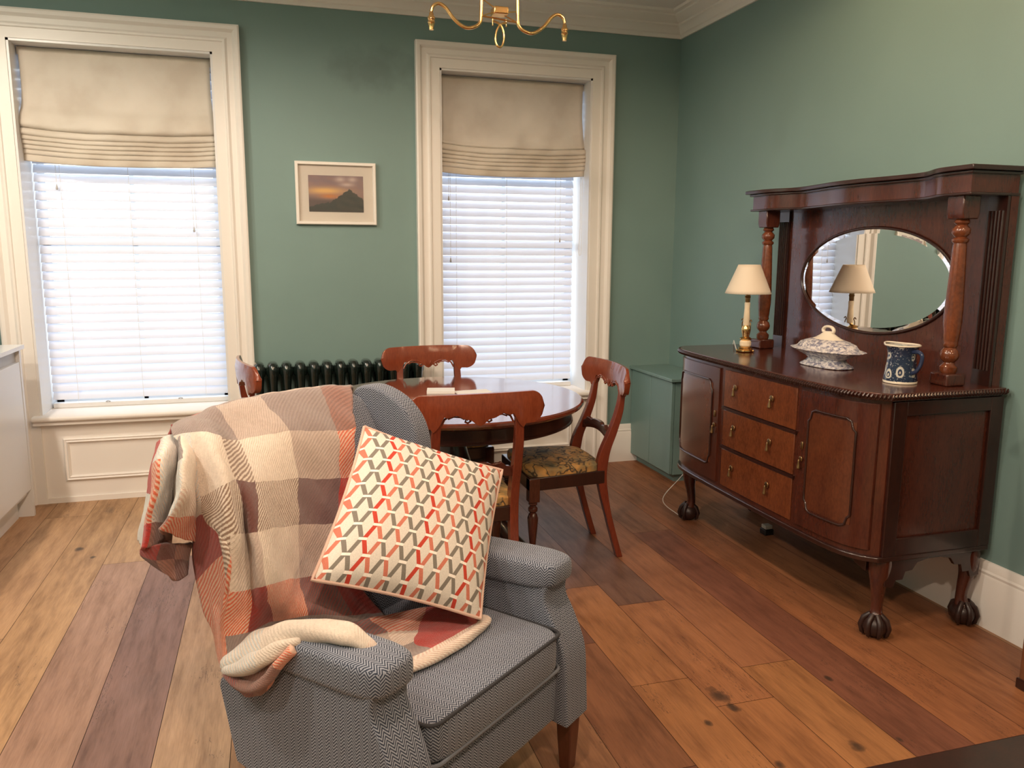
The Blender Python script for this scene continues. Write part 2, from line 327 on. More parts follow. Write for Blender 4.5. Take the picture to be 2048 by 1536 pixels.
# ------------------------------------------------------------------ mesh helpers
class MB:
    def __init__(s): s.v = []; s.f = []; s.uv = {}
    def add(s, vs, fs, uvs=None):
        o = len(s.v); s.v += [Vector(p) for p in vs]
        for i, f in enumerate(fs):
            if uvs: s.uv[len(s.f)] = [uvs[k] for k in f]
            s.f.append([o+k for k in f])
        return s
    def box(s, x0, x1, y0, y1, z0, z1):
        vs = [(x, y, z) for x in (x0, x1) for y in (y0, y1) for z in (z0, z1)]
        return s.add(vs, [(0, 1, 3, 2), (4, 6, 7, 5), (0, 4, 5, 1), (2, 3, 7, 6), (0, 2, 6, 4), (1, 5, 7, 3)])
    def prism(s, poly, a, b, axis='z'):
        """polygon in the two other axes, extruded from a to b along axis"""
        n = len(poly)
        mk = {'z': lambda p, t: (p[0], p[1], t), 'x': lambda p, t: (t, p[0], p[1]), 'y': lambda p, t: (p[0], t, p[1])}[axis]
        vs = [mk(p, a) for p in poly] + [mk(p, b) for p in poly]
        fs = [tuple(range(n))[::-1], tuple(range(n, 2*n))] + [(i, (i+1) % n, n+(i+1) % n, n+i) for i in range(n)]
        return s.add(vs, fs)
    def rings(s, rings, closed_ends=True, uvs=False, closed=True):
        n = len(rings[0]); o = []
        for r in rings: o += list(r)
        fs = []; m = n if closed else n-1
        for i in range(len(rings)-1):
            for k in range(m):
                fs.append((i*n+k, i*n+(k+1) % n, (i+1)*n+(k+1) % n, (i+1)*n+k))
        if uvs:
            base = len(s.v); s.v += [Vector(p) for p in o]
            L = len(rings)-1
            for f in fs:
                i = f[0]//n; k = f[0] % n
                s.uv[len(s.f)] = [(k/n, i/L), ((k+1)/n, i/L), ((k+1)/n, (i+1)/L), (k/n, (i+1)/L)]
                s.f.append([base+q for q in f])
            if closed_ends:
                s.f.append([base+q for q in range(n)][::-1]); s.f.append([base+(len(rings)-1)*n+q for q in range(n)])
            return s
        if closed_ends: fs += [tuple(range(n))[::-1], tuple(range((len(rings)-1)*n, len(rings)*n))]
        return s.add(o, fs)
    def lathe(s, prof, c=(0, 0), n=28, sx=1, sy=1, power=2, uvs=False):
        rs = []
        for r, z in prof:
            ring = []
            for k in range(n):
                a = 2*PI*k/n; ca, sa = math.cos(a), math.sin(a)
                q = 1 if power == 2 else (abs(ca)**power+abs(sa)**power)**(-1/power)
                ring.append((c[0]+r*q*ca*sx, c[1]+r*q*sa*sy, z))
            rs.append(ring)
        return s.rings(rs, uvs=uvs)
    def tube(s, pts, r, n=10, flat=1):
        pts = [Vector(p) for p in pts]; rs = []
        rad = r if hasattr(r, '__len__') else [r]*len(pts)
        t0 = (pts[1]-pts[0]).normalized(); ref = Vector((0, 0, 1)) if abs(t0.z) < .9 else Vector((1, 0, 0))
        a = t0.cross(ref).normalized()
        for i, p in enumerate(pts):
            t = (pts[min(i+1, len(pts)-1)] - pts[max(i-1, 0)]).normalized()
            a = (a - t*a.dot(t)).normalized(); b = t.cross(a)
            rs.append([p + a*math.cos(2*PI*k/n)*rad[i] + b*math.sin(2*PI*k/n)*rad[i]*flat for k in range(n)])
        return s.rings(rs)
    def puff(s, c, size, e=.35, n=20, m=32, fn=None):
        """rounded box; size = half extents; e small = boxier"""
        sg = lambda x, p: math.copysign(abs(x)**p, x)
        rs = []
        for i in range(1, n):
            t = -PI/2 + PI*i/n; ring = []
            for k in range(m):
                a = 2*PI*k/m
                p = Vector((sg(math.cos(t), e)*sg(math.cos(a), e)*size[0], sg(math.cos(t), e)*sg(math.sin(a), e)*size[1], sg(math.sin(t), e)*size[2]))
                if fn: p = fn(p)
                ring.append(p + Vector(c))
            rs.append(ring)
        return s.rings(rs)
    def sweep(s, prof, path, normals, closed=False):
        """prof: (out, depth) pairs; path pts with per-point out-vector and depth vector"""
        rs = [[Vector(p) + Vector(o)*a + Vector(d)*b for a, b in prof] for p, (o, d) in zip(path, normals)]
        if closed: rs.append(rs[0])
        return s.rings(rs, closed_ends=not closed)
    def build(s, name, mat, parent=None, smooth=35, bevel=0, seg=2, boxuv=False, subsurf=0, kind=None, label=None):
        me = bpy.data.meshes.new(name); me.from_pydata([tuple(p) for p in s.v], [], s.f); me.validate()
        bm = bmesh.new(); bm.from_mesh(me); bmesh.ops.recalc_face_normals(bm, faces=bm.faces); bm.to_mesh(me); bm.free()
        if s.uv and len(me.polygons) == len(s.f):
            ul = me.uv_layers.new(name='UVMap')
            for p in me.polygons:
                q = s.uv.get(p.index)
                if q:
                    vi = {s.f[p.index][k]: q[k] for k in range(len(q))}
                    for li in p.loop_indices: ul.data[li].uv = vi[me.loops[li].vertex_index]
        if boxuv:
            ul = me.uv_layers.new(name='UVMap') if not me.uv_layers else me.uv_layers[0]
            for p in me.polygons:
                nn = p.normal; ax = max(range(3), key=lambda i: abs(nn[i])*(1.15 if i == 2 else 1))
                for li in p.loop_indices:
                    co = me.vertices[me.loops[li].vertex_index].co
                    ul.data[li].uv = (co.y, co.z) if ax == 0 else (co.x, co.z) if ax == 1 else (co.x, co.y)
        if smooth:
            me.shade_smooth(); me.set_sharp_from_angle(angle=R(smooth))
        o = bpy.data.objects.new(name, me); COL.objects.link(o)
        o.data.materials.append(MATS[mat] if isinstance(mat, str) else mat)
        if parent: o.parent = parent
        if bevel:
            b = o.modifiers.new('bevel', 'BEVEL'); b.width = bevel; b.segments = seg; b.limit_method = 'ANGLE'; b.angle_limit = R(40)
            b.harden_normals = False
        if subsurf:
            b = o.modifiers.new('sub', 'SUBSURF'); b.levels = subsurf; b.render_levels = subsurf
        if kind: o['kind'] = kind
        if label: o['label'] = label
        return o
def root(name, loc, rz=0, label=None, cat=None, group=None, kind=None):
    o = bpy.data.objects.new(name, None); COL.objects.link(o); o.location = loc; o.rotation_euler = (0, 0, rz)
    o.empty_display_size = .1
    if label: o['label'] = label
    if cat: o['category'] = cat
    if group: o['group'] = group
    if kind: o['kind'] = kind
    return o
def tag(o, label, cat, group=None):
    o['label'] = label; o['category'] = cat
    if group: o['group'] = group
    return o
def kids(o): return [c for c in bpy.data.objects if c.parent == o]
def copy_tree(o, parent=None):
    c = o.copy(); COL.objects.link(c)
    if parent: c.parent = parent
    for ch in kids(o): copy_tree(ch, c)
    return c
def arc(cx, cy, r, a0, a1, n): return [(cx+r*math.cos(R(a0+(a1-a0)*i/n)), cy+r*math.sin(R(a0+(a1-a0)*i/n))) for i in range(n+1)]
def catmull(P, n=8):
    P = [Vector(p) for p in P]; out = []
    for i in range(len(P)-1):
        p0 = P[max(i-1, 0)]; p1 = P[i]; p2 = P[i+1]; p3 = P[min(i+2, len(P)-1)]
        for k in range(n):
            t = k/n; out.append(.5*((2*p1)+(p2-p0)*t+(2*p0-5*p1+4*p2-p3)*t*t+(3*p1-p0-3*p2+p3)*t**3))
    out.append(P[-1]); return out

# ------------------------------------------------------------------ room shell
YB, XR, XL, YF, ZC = 4.85, 2.548, -1.92, -2.2, 2.87
AX0, AX1, BX0, BX1, WZ0, WZ1 = -1.25, -.267, .98, 1.943, .475, 2.452
b = MB()
for x0, x1, z0, z1 in [(XL, AX0, 0, ZC), (AX1, BX0, 0, ZC), (BX1, XR+.3, 0, ZC), (AX0, AX1, 0, WZ0), (BX0, BX1, 0, WZ0), (AX0, AX1, WZ1, ZC), (BX0, BX1, WZ1, ZC)]:
    b.box(x0, x1, YB, YB+.38, z0, z1)
b.build('wall_back', 'wall_paint', kind='structure')
MB().box(XR, XR+.15, YF, YB, 0, ZC).build('wall_right', 'wall_paint', kind='structure')
MB().box(XL-.15, XL, YF, YB+.38, 0, ZC).build('wall_left', 'wall_paint', kind='structure')
MB().box(XL, XR, YF-.15, YF, 0, ZC).build('wall_front', 'wall_paint', kind='structure')
MB().box(XL-.15, XR+.3, YF-.15, YB+.38, ZC, ZC+.1).build('ceiling', 'ceiling_paint', kind='structure')

def floor():
    me_v, me_f, tones, ofs = [], [], [], []
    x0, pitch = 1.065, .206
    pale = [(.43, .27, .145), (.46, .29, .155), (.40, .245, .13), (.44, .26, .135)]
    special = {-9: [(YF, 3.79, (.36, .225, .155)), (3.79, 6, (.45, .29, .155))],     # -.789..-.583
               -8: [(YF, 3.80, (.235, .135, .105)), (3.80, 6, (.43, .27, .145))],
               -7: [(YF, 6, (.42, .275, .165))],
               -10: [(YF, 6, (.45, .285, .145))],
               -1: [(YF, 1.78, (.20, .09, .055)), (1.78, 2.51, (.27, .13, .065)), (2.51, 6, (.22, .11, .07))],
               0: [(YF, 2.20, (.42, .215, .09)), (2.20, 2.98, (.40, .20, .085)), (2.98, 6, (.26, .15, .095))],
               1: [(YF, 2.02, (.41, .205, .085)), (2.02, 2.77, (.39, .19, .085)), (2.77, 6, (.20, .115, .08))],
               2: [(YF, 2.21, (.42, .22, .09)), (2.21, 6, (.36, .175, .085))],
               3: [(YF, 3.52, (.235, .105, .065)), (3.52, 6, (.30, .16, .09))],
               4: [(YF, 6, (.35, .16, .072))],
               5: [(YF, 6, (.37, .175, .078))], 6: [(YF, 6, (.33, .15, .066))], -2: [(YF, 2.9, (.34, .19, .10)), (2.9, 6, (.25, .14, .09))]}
    g = .0009
    for k in range(-15, 8):
        a, c = x0+k*pitch, x0+(k+1)*pitch
        if c < XL or a > XR: continue
        a, c = max(a, XL), min(c, XR)
        seg = special.get(k)
        if not seg:
            y = YF; seg = []
            while y < YB: 
                y2 = y+random.uniform(1.2, 2.2); seg.append((y, y2, random.choice(pale))); y = y2
        for y0, y1, t in seg:
            y1 = min(y1, YB)
            if y0 >= y1: continue
            o = len(me_v)
            me_v += [(a+g, y0+g, 0), (c-g, y0+g, 0), (c-g, y1-g, 0), (a+g, y1-g, 0)]
            me_f.append((o, o+1, o+2, o+3)); tones.append(tuple(q*m_ for q, m_ in zip(t, (.86, .74, .70) if k >= -2 else (1.08, 1.05, 1.05)))); ofs.append((random.uniform(0, 40), random.uniform(0, 40), random.uniform(0, 9)))  # right-hand boards darker and redder: the dimmer, warmer light painted into their tone
    o = len(me_v)
    for z in (-.003, -.12): me_v += [(XL, YF, z), (XR, YF, z), (XR, YB, z), (XL, YB, z)]
    me_f += [(o, o+1, o+2, o+3), (o+4, o+7, o+6, o+5), (o, o+4, o+5, o+1), (o+1, o+5, o+6, o+2), (o+2, o+6, o+7, o+3), (o+3, o+7, o+4, o)]
    me = bpy.data.meshes.new('floor'); me.from_pydata(me_v, [], me_f)
    n = len(tones)
    ta = me.attributes.new('tone', 'FLOAT_COLOR', 'FACE'); oa = me.attributes.new('ofs', 'FLOAT_VECTOR', 'FACE')
    for i in range(len(me_f)):
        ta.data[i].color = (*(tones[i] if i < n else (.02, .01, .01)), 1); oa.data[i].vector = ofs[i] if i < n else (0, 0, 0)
    me.materials.append(MATS['oak_boards']); me.materials.append(MATS['board_gap'])
    for i in range(n, len(me_f)): me.polygons[i].material_index = 1
    ob = bpy.data.objects.new('floor', me); COL.objects.link(ob); ob['kind'] = 'structure'
floor()

# cornice
CPROF = [(0, 0), (.012, 0), (.012, .022), (.02, .028), (.026, .045), (.045, .062), (.052, .066), (.052, .078), (.066, .085), (.09, .105), (.10, .110), (.10, .120), (.125, .126), (.13, .14), (0, .14)]
def straight(name, p0, p1, inward, prof, z, m0=0, m1=0, up=1):
    """profile run along a wall; mitred by m0/m1 (amount of shortening per unit of projection)"""
    p0, p1, inward = Vector(p0), Vector(p1), Vector(inward); d = (p1-p0).normalized(); b = MB()
    r = []
    for p, s in ((p0, m0), (p1, -m1)):
        r.append([Vector((p.x, p.y, 0)) + inward*a + d*(a*s) + Vector((0, 0, z+up*h)) for a, h in prof])
    b.rings(r); return b.build(name, 'trim_paint', kind='structure', smooth=30)
straight('trim_1', (XL, YB, 0), (XR, YB, 0), (0, -1, 0), CPROF, ZC-.14, 1, 1)
straight('trim_2', (XR, YB, 0), (XR, YF, 0), (-1, 0, 0), CPROF, ZC-.14, 1, 1)
straight('trim_3', (XL, YF, 0), (XL, YB, 0), (1, 0, 0), CPROF, ZC-.14, 1, 1)
straight('trim_4', (XR, YF, 0), (XL, YF, 0), (0, 1, 0), CPROF, ZC-.14, 1, 1)
SK = [(0, 0), (.022, 0), (.022, .195), (.018, .205), (.020, .215), (.014, .222), (.012, .24), (.006, .252), (0, .254)]
straight('baseboard_right', (XR, YB, 0), (XR, YF, 0), (-1, 0, 0), SK, 0)
straight('baseboard_back', (BX1+.143, YB, 0), (XR, YB, 0), (0, -1, 0), SK, 0)
straight('baseboard_between', (AX1+.143, YB, 0), (BX0-.143, YB, 0), (0, -1, 0), SK, 0).name = 'baseboard_middle'
straight('baseboard_left', (XL, YB, 0), (AX0-.143, YB, 0), (0, -1, 0), SK, 0)

CAS = [(0, 0), (0, .026), (.052, .026), (.056, .034), (.066, .036), (.072, .030), (.078, .026), (.104, .026), (.110, .034), (.118, .044), (.134, .048), (.143, .044), (.143, 0)]
def window(idx, x0, x1):
    w = root('window_%d' % idx, ((x0+x1)/2, YB, 0), kind='structure')
    cx = (x0+x1)/2; h = (x1-x0)/2
    b = MB()
    path = [(-h, 0, 0), (-h, 0, WZ1), (h, 0, WZ1), (h, 0, 0)]
    outs = [(-1, 0, 0), (-1, 0, 1), (1, 0, 1), (1, 0, 0)]
    b.sweep(CAS, path, [(o, (0, -1, 0)) for o in outs]); b.build('architrave', 'trim_paint', w, smooth=25)
    b = MB(); t = .012    # reveal lining
    for q in [(-h, -h+t, -.02, .33, WZ0, WZ1), (h-t, h, -.02, .33, WZ0, WZ1), (-h, h, -.02, .33, WZ1-t, WZ1)]: b.box(*q)
    b.build('reveal', 'white_lacquer', w)
    b = MB(); b.prism([(-.075, .472), (-.082, .480), (-.082, .492), (-.075, .50), (.34, .50), (.34, .45), (-.06, .45), (-.06, .472)], -h-.03, h+.03, 'x')
    b.build('sill', 'trim_paint', w, smooth=50)
    b = MB().box(-h, h, -.012, .02, 0, .46)           # apron with a raised moulding
    for (ax, bx, az, bz) in [(-h+.10, h-.10, .125, .365)]:
        pr = [(0, 0), (0, .012), (.006, .016), (.014, .012), (.02, .018), (.028, .004), (.028, 0)]
        path = [(ax, -.012, az), (ax, -.012, bz), (bx, -.012, bz), (bx, -.012, az)]
        b.sweep(pr, path, [(o, (0, -1, 0)) for o in [(1, 0, 1), (1, 0, -1), (-1, 0, -1), (-1, 0, 1)]], closed=True)
    b.box(-h, h, -.022, 0, 0, .03)
    b.build('apron', 'trim_paint', w, smooth=25)
    f = MB(); y0, y1 = .30, .345                        # sash frames
    for q in [(-h, -h+.05, WZ0, WZ1), (h-.05, h, WZ0, WZ1), (-h, h, WZ0, WZ0+.07), (-h, h, WZ1-.05, WZ1), (-h, h, 1.40, 1.45), (-.012, .012, WZ0, WZ1)]:
        f.box(q[0], q[1], y0, y1, q[2], q[3])
    fr = f.build('sash_frame', 'white_lacquer', w)
    MB().box(-h+.05, h-.05, .322, .326, WZ0+.07, WZ1-.05).build('pane', 'window_glass', fr)
    return w
window(1, AX0, AX1); window(2, BX0, BX1)

# venetian blinds
def venetian(x0, x1, label, pulls):
    w = root('venetian_blind', ((x0+x1)/2, 5.055, WZ0+.025), label=label, cat='blind', group='white venetian blinds')
    h = (x1-x0)/2; b = MB(); z = .045; tilt = R(64)
    while z < 1.93:
        prof = []
        for sgn in (1, -1):
            for k in range(7)[::sgn]:
                t = k/6-.5; bow = .0035*(1-4*t*t)
                d = t*.05; nrm = bow+(.0012 if sgn == 1 else -.0012)
                prof.append((d*math.cos(tilt)+nrm*math.sin(tilt)*-1, d*math.sin(tilt)+nrm*math.cos(tilt)))
        b.prism([(p[0], p[1]+z+.0242) for p in prof], -h, h, 'x')
        z += .0485
    b.build('slats', 'slat_white', w, smooth=60)
    MB().box(-h, h, -.027, .027, .0, .028).build('bottom_rail', 'white_lacquer', w, bevel=.004)
    MB().box(-h, h, -.03, .03, 1.93, 1.97).build('head_rail', 'white_lacquer', w)
    for t in (-.72, 0, .72):
        MB().tube([(t*h, -.026, .02), (t*h, -.026, 1.93)], .0011, 6).build('ladder_cord', 'cord_white', w)
    for px, pz in pulls:
        p = MB().tube([(px, -.036, pz+.02), (px, -.036, 1.93)], .0012, 6).build('pull_cord', 'cord_white', w)
        MB().lathe([(.001, pz+.028), (.003, pz+.022), (.006, pz+.006), (.006, pz), (.003, pz-.003)], (px, -.036), 12).build('tassel', 'grey_rail', p)
    return w
va = venetian(AX0+.018, AX1-.012, 'white venetian blind in the window beside the kitchen units', [(-.36, 1.22), (.33, 1.0)])
vb = venetian(BX0+.012, BX1-.035, 'white venetian blind behind the round dining table', [(-.38, 1.21), (-.37, .83), (.36, .96)])
for px, pz in ((-.19, .03), (.20, .03)): 
    MB().tube([(px-.012, -.03, pz), (px, -.034, pz+.004), (px+.012, -.03, pz)], .003, 8).build('cord_clip', 'grey_rail', va)

# roman blinds
def roman(x0, x1, label, folds, lobe):
    w = root('roman_blind', ((x0+x1)/2, 4.94, WZ0), label=label, cat='blind', group='beige roman blinds')
    h = (x1-x0)/2
    prof = [(0, WZ1-.016), (-.002, 2.34), (-.004, 2.24)] + lobe
    z = lobe[-1][1]; depth = .035
    for k in range(folds):
        d = .023 if k < folds-1 else .026
        if k == 0: d = .036
        q = .040-.003*k; prof += [(-q*.8, z-d*.12), (-q, z-d*.45), (-q*1.02, z-d*.80), (-q*.7, z-d*.97), (-.004, z-d*.98)]; z -= d
    prof += [(-.020, z-.002), (-.022, z-.03), (-.018, z-.034), (-.014, z-.03), (-.010, z)]
    pts = catmull([(0, p[0], p[1]) for p in prof], 3)
    n = 32; rs = []
    for p in pts:
        low = max(0, min(1, (2.22-p.z)/.18)); ring = []
        for i in range(n+1):
            t = 2*i/n-1; wv = .004*math.sin(t*7+p.z*21)+.003*math.sin(t*15-p.z*31)
            hx = h*(1-.012*(1-low)-.010*math.sin(min(1, max(0, (WZ1-p.z)/.36))*PI))+.006*low
            ring.append((t*hx, p.y + wv*(.4+low) + .008*low*(1-t*t)*-1, p.z - WZ0 - low*.020*(1-t*t) + .0015*math.sin(t*5+1)*low))
        rs.append(ring)
    b = MB().rings(rs, closed_ends=False, closed=False)
    o = b.build('fabric', 'blind_linen', w, smooth=80)
    s = o.modifiers.new('s', 'SOLIDIFY'); s.thickness = .003; s.offset = 1
    MB().box(-h, h, .002, .03, WZ1-.055-WZ0, WZ1-.015-WZ0).build('head_batten', 'blind_linen', w)
    return w
roman(AX0+.016, AX1-.014, 'beige roman blind with a deep lower lobe, over the window beside the kitchen units', 5, [(-.004, 2.15), (-.030, 2.10), (-.042, 2.055), (-.036, 2.035), (-.010, 2.025)])
rb = roman(BX0+.002, BX1-.016, 'water-stained beige roman blind over the window behind the dining table', 5, [(-.006, 2.13), (-.014, 2.07), (-.022, 2.05), (-.010, 2.04)])
b = MB().tube(catmull([(.45, -.03, 1.40), (.452, -.035, 1.1), (.445, -.035, .93), (.452, -.035, .90), (.462, -.035, .93), (.462, -.035, 1.1), (.462, -.03, 1.40)], 6), .0014, 6)
b.build('bead_chain', 'cord_white', rb)

# ------------------------------------------------------------------ radiator
rd = root('column_radiator', (.355, 4.755, 0), label='dark green cast iron column radiator under the framed picture', cat='radiator')
NS = 13
sec = None
for i in range(NS):
    x = -.456 + i*.076
    b = MB()
    for y in (-.035, .035):
        prof = [(.020, .10), (.025, .14), (.0235, .2), (.0235, .62), (.028, .68), (.031, .72), (.027, .745), (.014, .762)]
        b.lathe([(r, z) for r, z in prof], (0, y), 18, 1.0, 1.35)
    b.puff((0, 0, .735), (.030, .066, .030), .7, 10, 18); b.puff((0, 0, .12), (.024, .055, .026), .7, 10, 18)
    b.puff((0, 0, .712), (.0392, .055, .034), .55, 12, 18); b.puff((0, 0, .13), (.0385, .03, .024), .8, 10, 14)
    if sec is None: sec = b.build('section', 'dark_green_enamel', rd); sec.location.x = x
    else:
        c = sec.copy(); COL.objects.link(c); c.location.x = x; c.parent = rd
for x in (-.456, .456): MB().puff((x, 0, .05), (.03, .07, .05), .6, 10, 18).build('foot', 'dark_green_enamel', rd)
MB().tube([(-.5, 0, .12), (-.56, 0, .12), (-.56, 0, 0)], .009).build('pipe', 'chrome', rd)

# ------------------------------------------------------------------ framed picture
pf = root('framed_picture', (.369, YB, 1.545), label='white framed photograph of a dark mountain peak at sunset', cat='picture')
b = MB(); hw, H = .228, .352; fwid = .018
b.sweep([(0, 0), (0, .028), (.004, .032), (.016, .032), (.018, .028), (.018, .012), (.018, 0)],
        [(-hw, 0, 0), (-hw, 0, H), (hw, 0, H), (hw, 0, 0)], [(o, (0, -1, 0)) for o in [(1, 0, 1), (1, 0, -1), (-1, 0, -1), (-1, 0, 1)]], closed=True)
b.build('frame', 'picture_frame_paint', pf, smooth=30)
MB().box(-hw+.015, hw-.015, -.012, -.004, .015, H-.015).build('mount', 'card_board', pf)
def picture_mesh():
    nx, nz = 90, 60; x0, x1, z0, z1 = -.155, .155, .072, .277
    vs = [(x0+(x1-x0)*i/nx, -.0135, z0+(z1-z0)*j/nz) for j in range(nz+1) for i in range(nx+1)]
    fs = [(j*(nx+1)+i, j*(nx+1)+i+1, (j+1)*(nx+1)+i+1, (j+1)*(nx+1)+i) for j in range(nz) for i in range(nx)]
    me = bpy.data.meshes.new('print'); me.from_pydata(vs, [], fs)
    a = me.attributes.new('tone', 'FLOAT_COLOR', 'POINT')
    mixv = lambda p, q, t: tuple(p[i]+(q[i]-p[i])*max(0, min(1, t)) for i in range(3))
    rnd = random.Random(3); ph = [(rnd.uniform(2, 9), rnd.uniform(3, 16), rnd.uniform(0, 6)) for _ in range(7)]
    for idx, v in enumerate(vs):
        u = (v[0]-x0)/(x1-x0); w = (v[2]-z0)/(z1-z0)
        n = sum(math.sin(a_*u*3+b_*w*2+c_) for a_, b_, c_ in ph)/7
        sky = mixv((.30, .17, .15), (.24, .15, .16), (w-.6)*3+n)
        glow = math.exp(-((w-.58)/.09)**2)*math.exp(-((u-.30)/.32)**2); sky = mixv(sky, (.75, .42, .13), glow*1.1)
        g2 = math.exp(-((w-.43)/.07)**2)*math.exp(-((u-.38)/.2)**2); sky = mixv(sky, (.55, .18, .03), g2)
        for cu, cw, su, sw in ((.58, .90, .09, .07), (.80, .90, .08, .07), (.70, .76, .12, .05)):
            sky = mixv(sky, (.62, .47, .42), .8*math.exp(-((u-cu)/su)**2-((w-cw)/sw)**2))
        if w < .50: sky = mixv(sky, (.10, .05, .045), (.5-w)*5 * (1-g2) * (1 if u < .5 else .2))
        ridge = max(.64-abs(u-.745)*(1.05 if u < .745 else 1.15), .26-.25*abs(u-.35)-.25*(u < .2)*(.2-u)) + .012*math.sin(u*60)+.008*math.sin(u*131)
        col = sky
        if w < ridge: col = mixv((.016, .010, .008), (.055, .036, .025), (n+.5)*.8*(1 if u > .5 else .4))
        if w < .06: col = (.03, .01, .008)
        a.data[idx].color = (*col, 1)
    me.materials.append(MATS['picture_print'])
    o = bpy.data.objects.new('photograph', me); COL.objects.link(o); o.parent = pf
picture_mesh()
MB().box(-hw+.017, hw-.017, -.020, -.018, .017, H-.017).build('glass', 'picture_glass', pf)

# ------------------------------------------------------------------ brass chandelier
ch = root('brass_chandelier', (.974, 3.5, 2.3), label='brass chandelier with S-curved arms and bare bulb holders', cat='ceiling light')
def cz(pts): return [(x-.974, y-3.5, z-2.3) for x, y, z in pts]
LA = [(.894, 3.5, 2.87), (.894, 3.5, 2.60), (.893, 3.5, 2.40), (.884, 3.5, 2.352), (.843, 3.5, 2.332), (.808, 3.5, 2.338), (.771, 3.5, 2.366), (.739, 3.5, 2.404), (.711, 3.5, 2.418), (.686, 3.5, 2.406), (.678, 3.5, 2.384)]
def lampholder(arm, x, y, z):
    h = MB().lathe([(.006, .034), (.009, .030), (.010, .020), (.015, .014), (.016, .006), (.013, .002), (.014, -.004), (.016, -.008), (.013, -.012), (.011, -.026), (.010, -.036), (.008, -.036)], (x, y), 18)
    h.v = [v+Vector((0, 0, z)) for v in h.v]; return h.build('lamp_holder', 'brass', arm)
for sgn in (1, -1):
    pts = [((p[0]-.974)*sgn, 0, p[2]-2.3) for p in LA]
    a = MB().tube(catmull(pts, 6), .0075, 12).build('arm', 'brass', ch)
    lampholder(a, pts[-1][0], 0, pts[-1][2]-.036)
b = MB()
for s1, z1, s2, z2 in [(-.08, .085, -.02, .105), (.08, .115, .02, .105), (-.08, .155, -.02, .12), (.08, .07, .02, .095)]:
    b.tube([(s1, 0, z1), (s2, 0, z2)], .0028, 8)
b.tube([(-.08, 0, .085), (.08, 0, .07)], .004, 8)
for x in (-.03, .03): b.tube([(x, 0, .08), (x, 0, .055)], .0022, 6); b.puff((x, 0, .052), (.004, .004, .004), 1, 8, 10)
b.build('cross_braces', 'brass', ch)
MB().box(-.032, .032, -.032, .032, .093, .122).build('centre_block', 'brass', ch, bevel=.004)
b = MB().tube(catmull([(-.03, 0, .068), (0, 0, .058), (.016, 0, .03), (.02, 0, 0), (.012, 0, -.028), (0, 0, -.036), (-.014, 0, -.026), (-.018, 0, 0), (-.012, 0, .032), (.004, 0, .056), (.032, 0, .066)], 6), .0045, 10)
b.build('hanging_loop', 'brass', ch)
MB().lathe([(.11, .57), (.105, .555), (.095, .548), (.03, .54)], (0, 0), 24, 1, 1).build('ceiling_rose', 'brass', ch)

# ------------------------------------------------------------------ low green cupboard in the corner
cu = root('low_cupboard', (2.41, 4.55, 0), label='low teal painted corner cupboard beyond the mahogany sideboard', cat='cupboard')
MB().box(-.115, .135, -.275, .29, .05, .63).build('body', 'cupboard_paint', cu)
MB().box(-.09, .13, -.25, .29, 0, .06).build('plinth', 'cupboard_paint', cu)
MB().box(-.155, .135, -.30, .295, .63, .65).build('top', 'cupboard_paint', cu, bevel=.003)
for y0, y1 in ((-.275, .005), (.009, .29)): MB().box(-.137, -.117, y0, y1, .055, .625).build('door', 'cupboard_paint', cu, bevel=.002)

# ------------------------------------------------------------------ kitchen units at the left
ku = root('kitchen_unit', (-1.58, 3.0, 0), label='glossy white handleless kitchen base units along the side wall', cat='kitchen unit')
MB().box(-.32, .29, -2.2, 1.615, .12, .885).build('carcass', 'white_lacquer', ku)
MB().box(-.32, .245, -2.2, 1.60, 0, .13).build('plinth', 'white_lacquer', ku)
MB().box(.255, .296, -2.2, 1.618, .81, .88).build('handle_rail', 'grey_rail', ku)
y = 1.618
for k in range(6):
    MB().box(.291, .312, y-.6, y-.004, .15, .825).build('door', 'white_lacquer', ku, bevel=.0015); y -= .6
MB().box(-.32, .314, 1.62, 1.645, 0, .885).build('end_panel', 'white_lacquer', ku)
wt = MB().box(-1.90, -1.25, .78, 4.66, .888, .91).build('worktop', 'worktop', bevel=.002); tag(wt, 'thin white worktop lying on the kitchen base units', 'worktop')
bo = MB().lathe([(.045, .911), (.05, .93), (.052, 1.05), (.045, 1.1), (.022, 1.14), (.018, 1.18), (.022, 1.19), (.018, 1.195)], (-1.462, 4.56), 24).build('dark_bottle', 'mahogany_dark'); tag(bo, 'dark brown bottle standing at the end of the white worktop', 'bottle')

# ------------------------------------------------------------------ dining table
TC = (.762, 3.53)
dt = root('round_dining_table', (*TC, 0), label='round polished mahogany pedestal dining table between the four dining chairs', cat='dining table')
MB().lathe([(.50, .712), (.582, .712), (.594, .718), (.600, .727), (.598, .736), (.590, .741), (.0005, .742)][::1], (0, 0), 96).build('tabletop', 'table_wood', dt, smooth=30)
MB().lathe([(.545, .640), (.552, .644), (.552, .650), (.547, .654), (.547, .700), (.556, .706), (.556, .713), (.5, .713)], (0, 0), 96).build('apron', 'mahogany_dark', dt, smooth=30)
MB().lathe([(.12, .70), (.06, .66), (.045, .60), (.06, .52), (.085, .44), (.08, .36), (.05, .33), (.07, .29), (.16, .26), (.18, .22), (.17, .19)], (0, 0), 40).build('pedestal', 'mahogany_dark', dt)
for k in range(3):
    a = R(90+120*k); d = Vector((math.cos(a), math.sin(a), 0))
    MB().tube([d*.08+Vector((0, 0, .24)), d*.18+Vector((0, 0, .20)), d*.27+Vector((0, 0, .10)), d*.33+Vector((0, 0, .045)), d*.38+Vector((0, 0, .035))], [.05, .045, .035, .035, .025], 14).build('leg', 'mahogany_dark', dt)
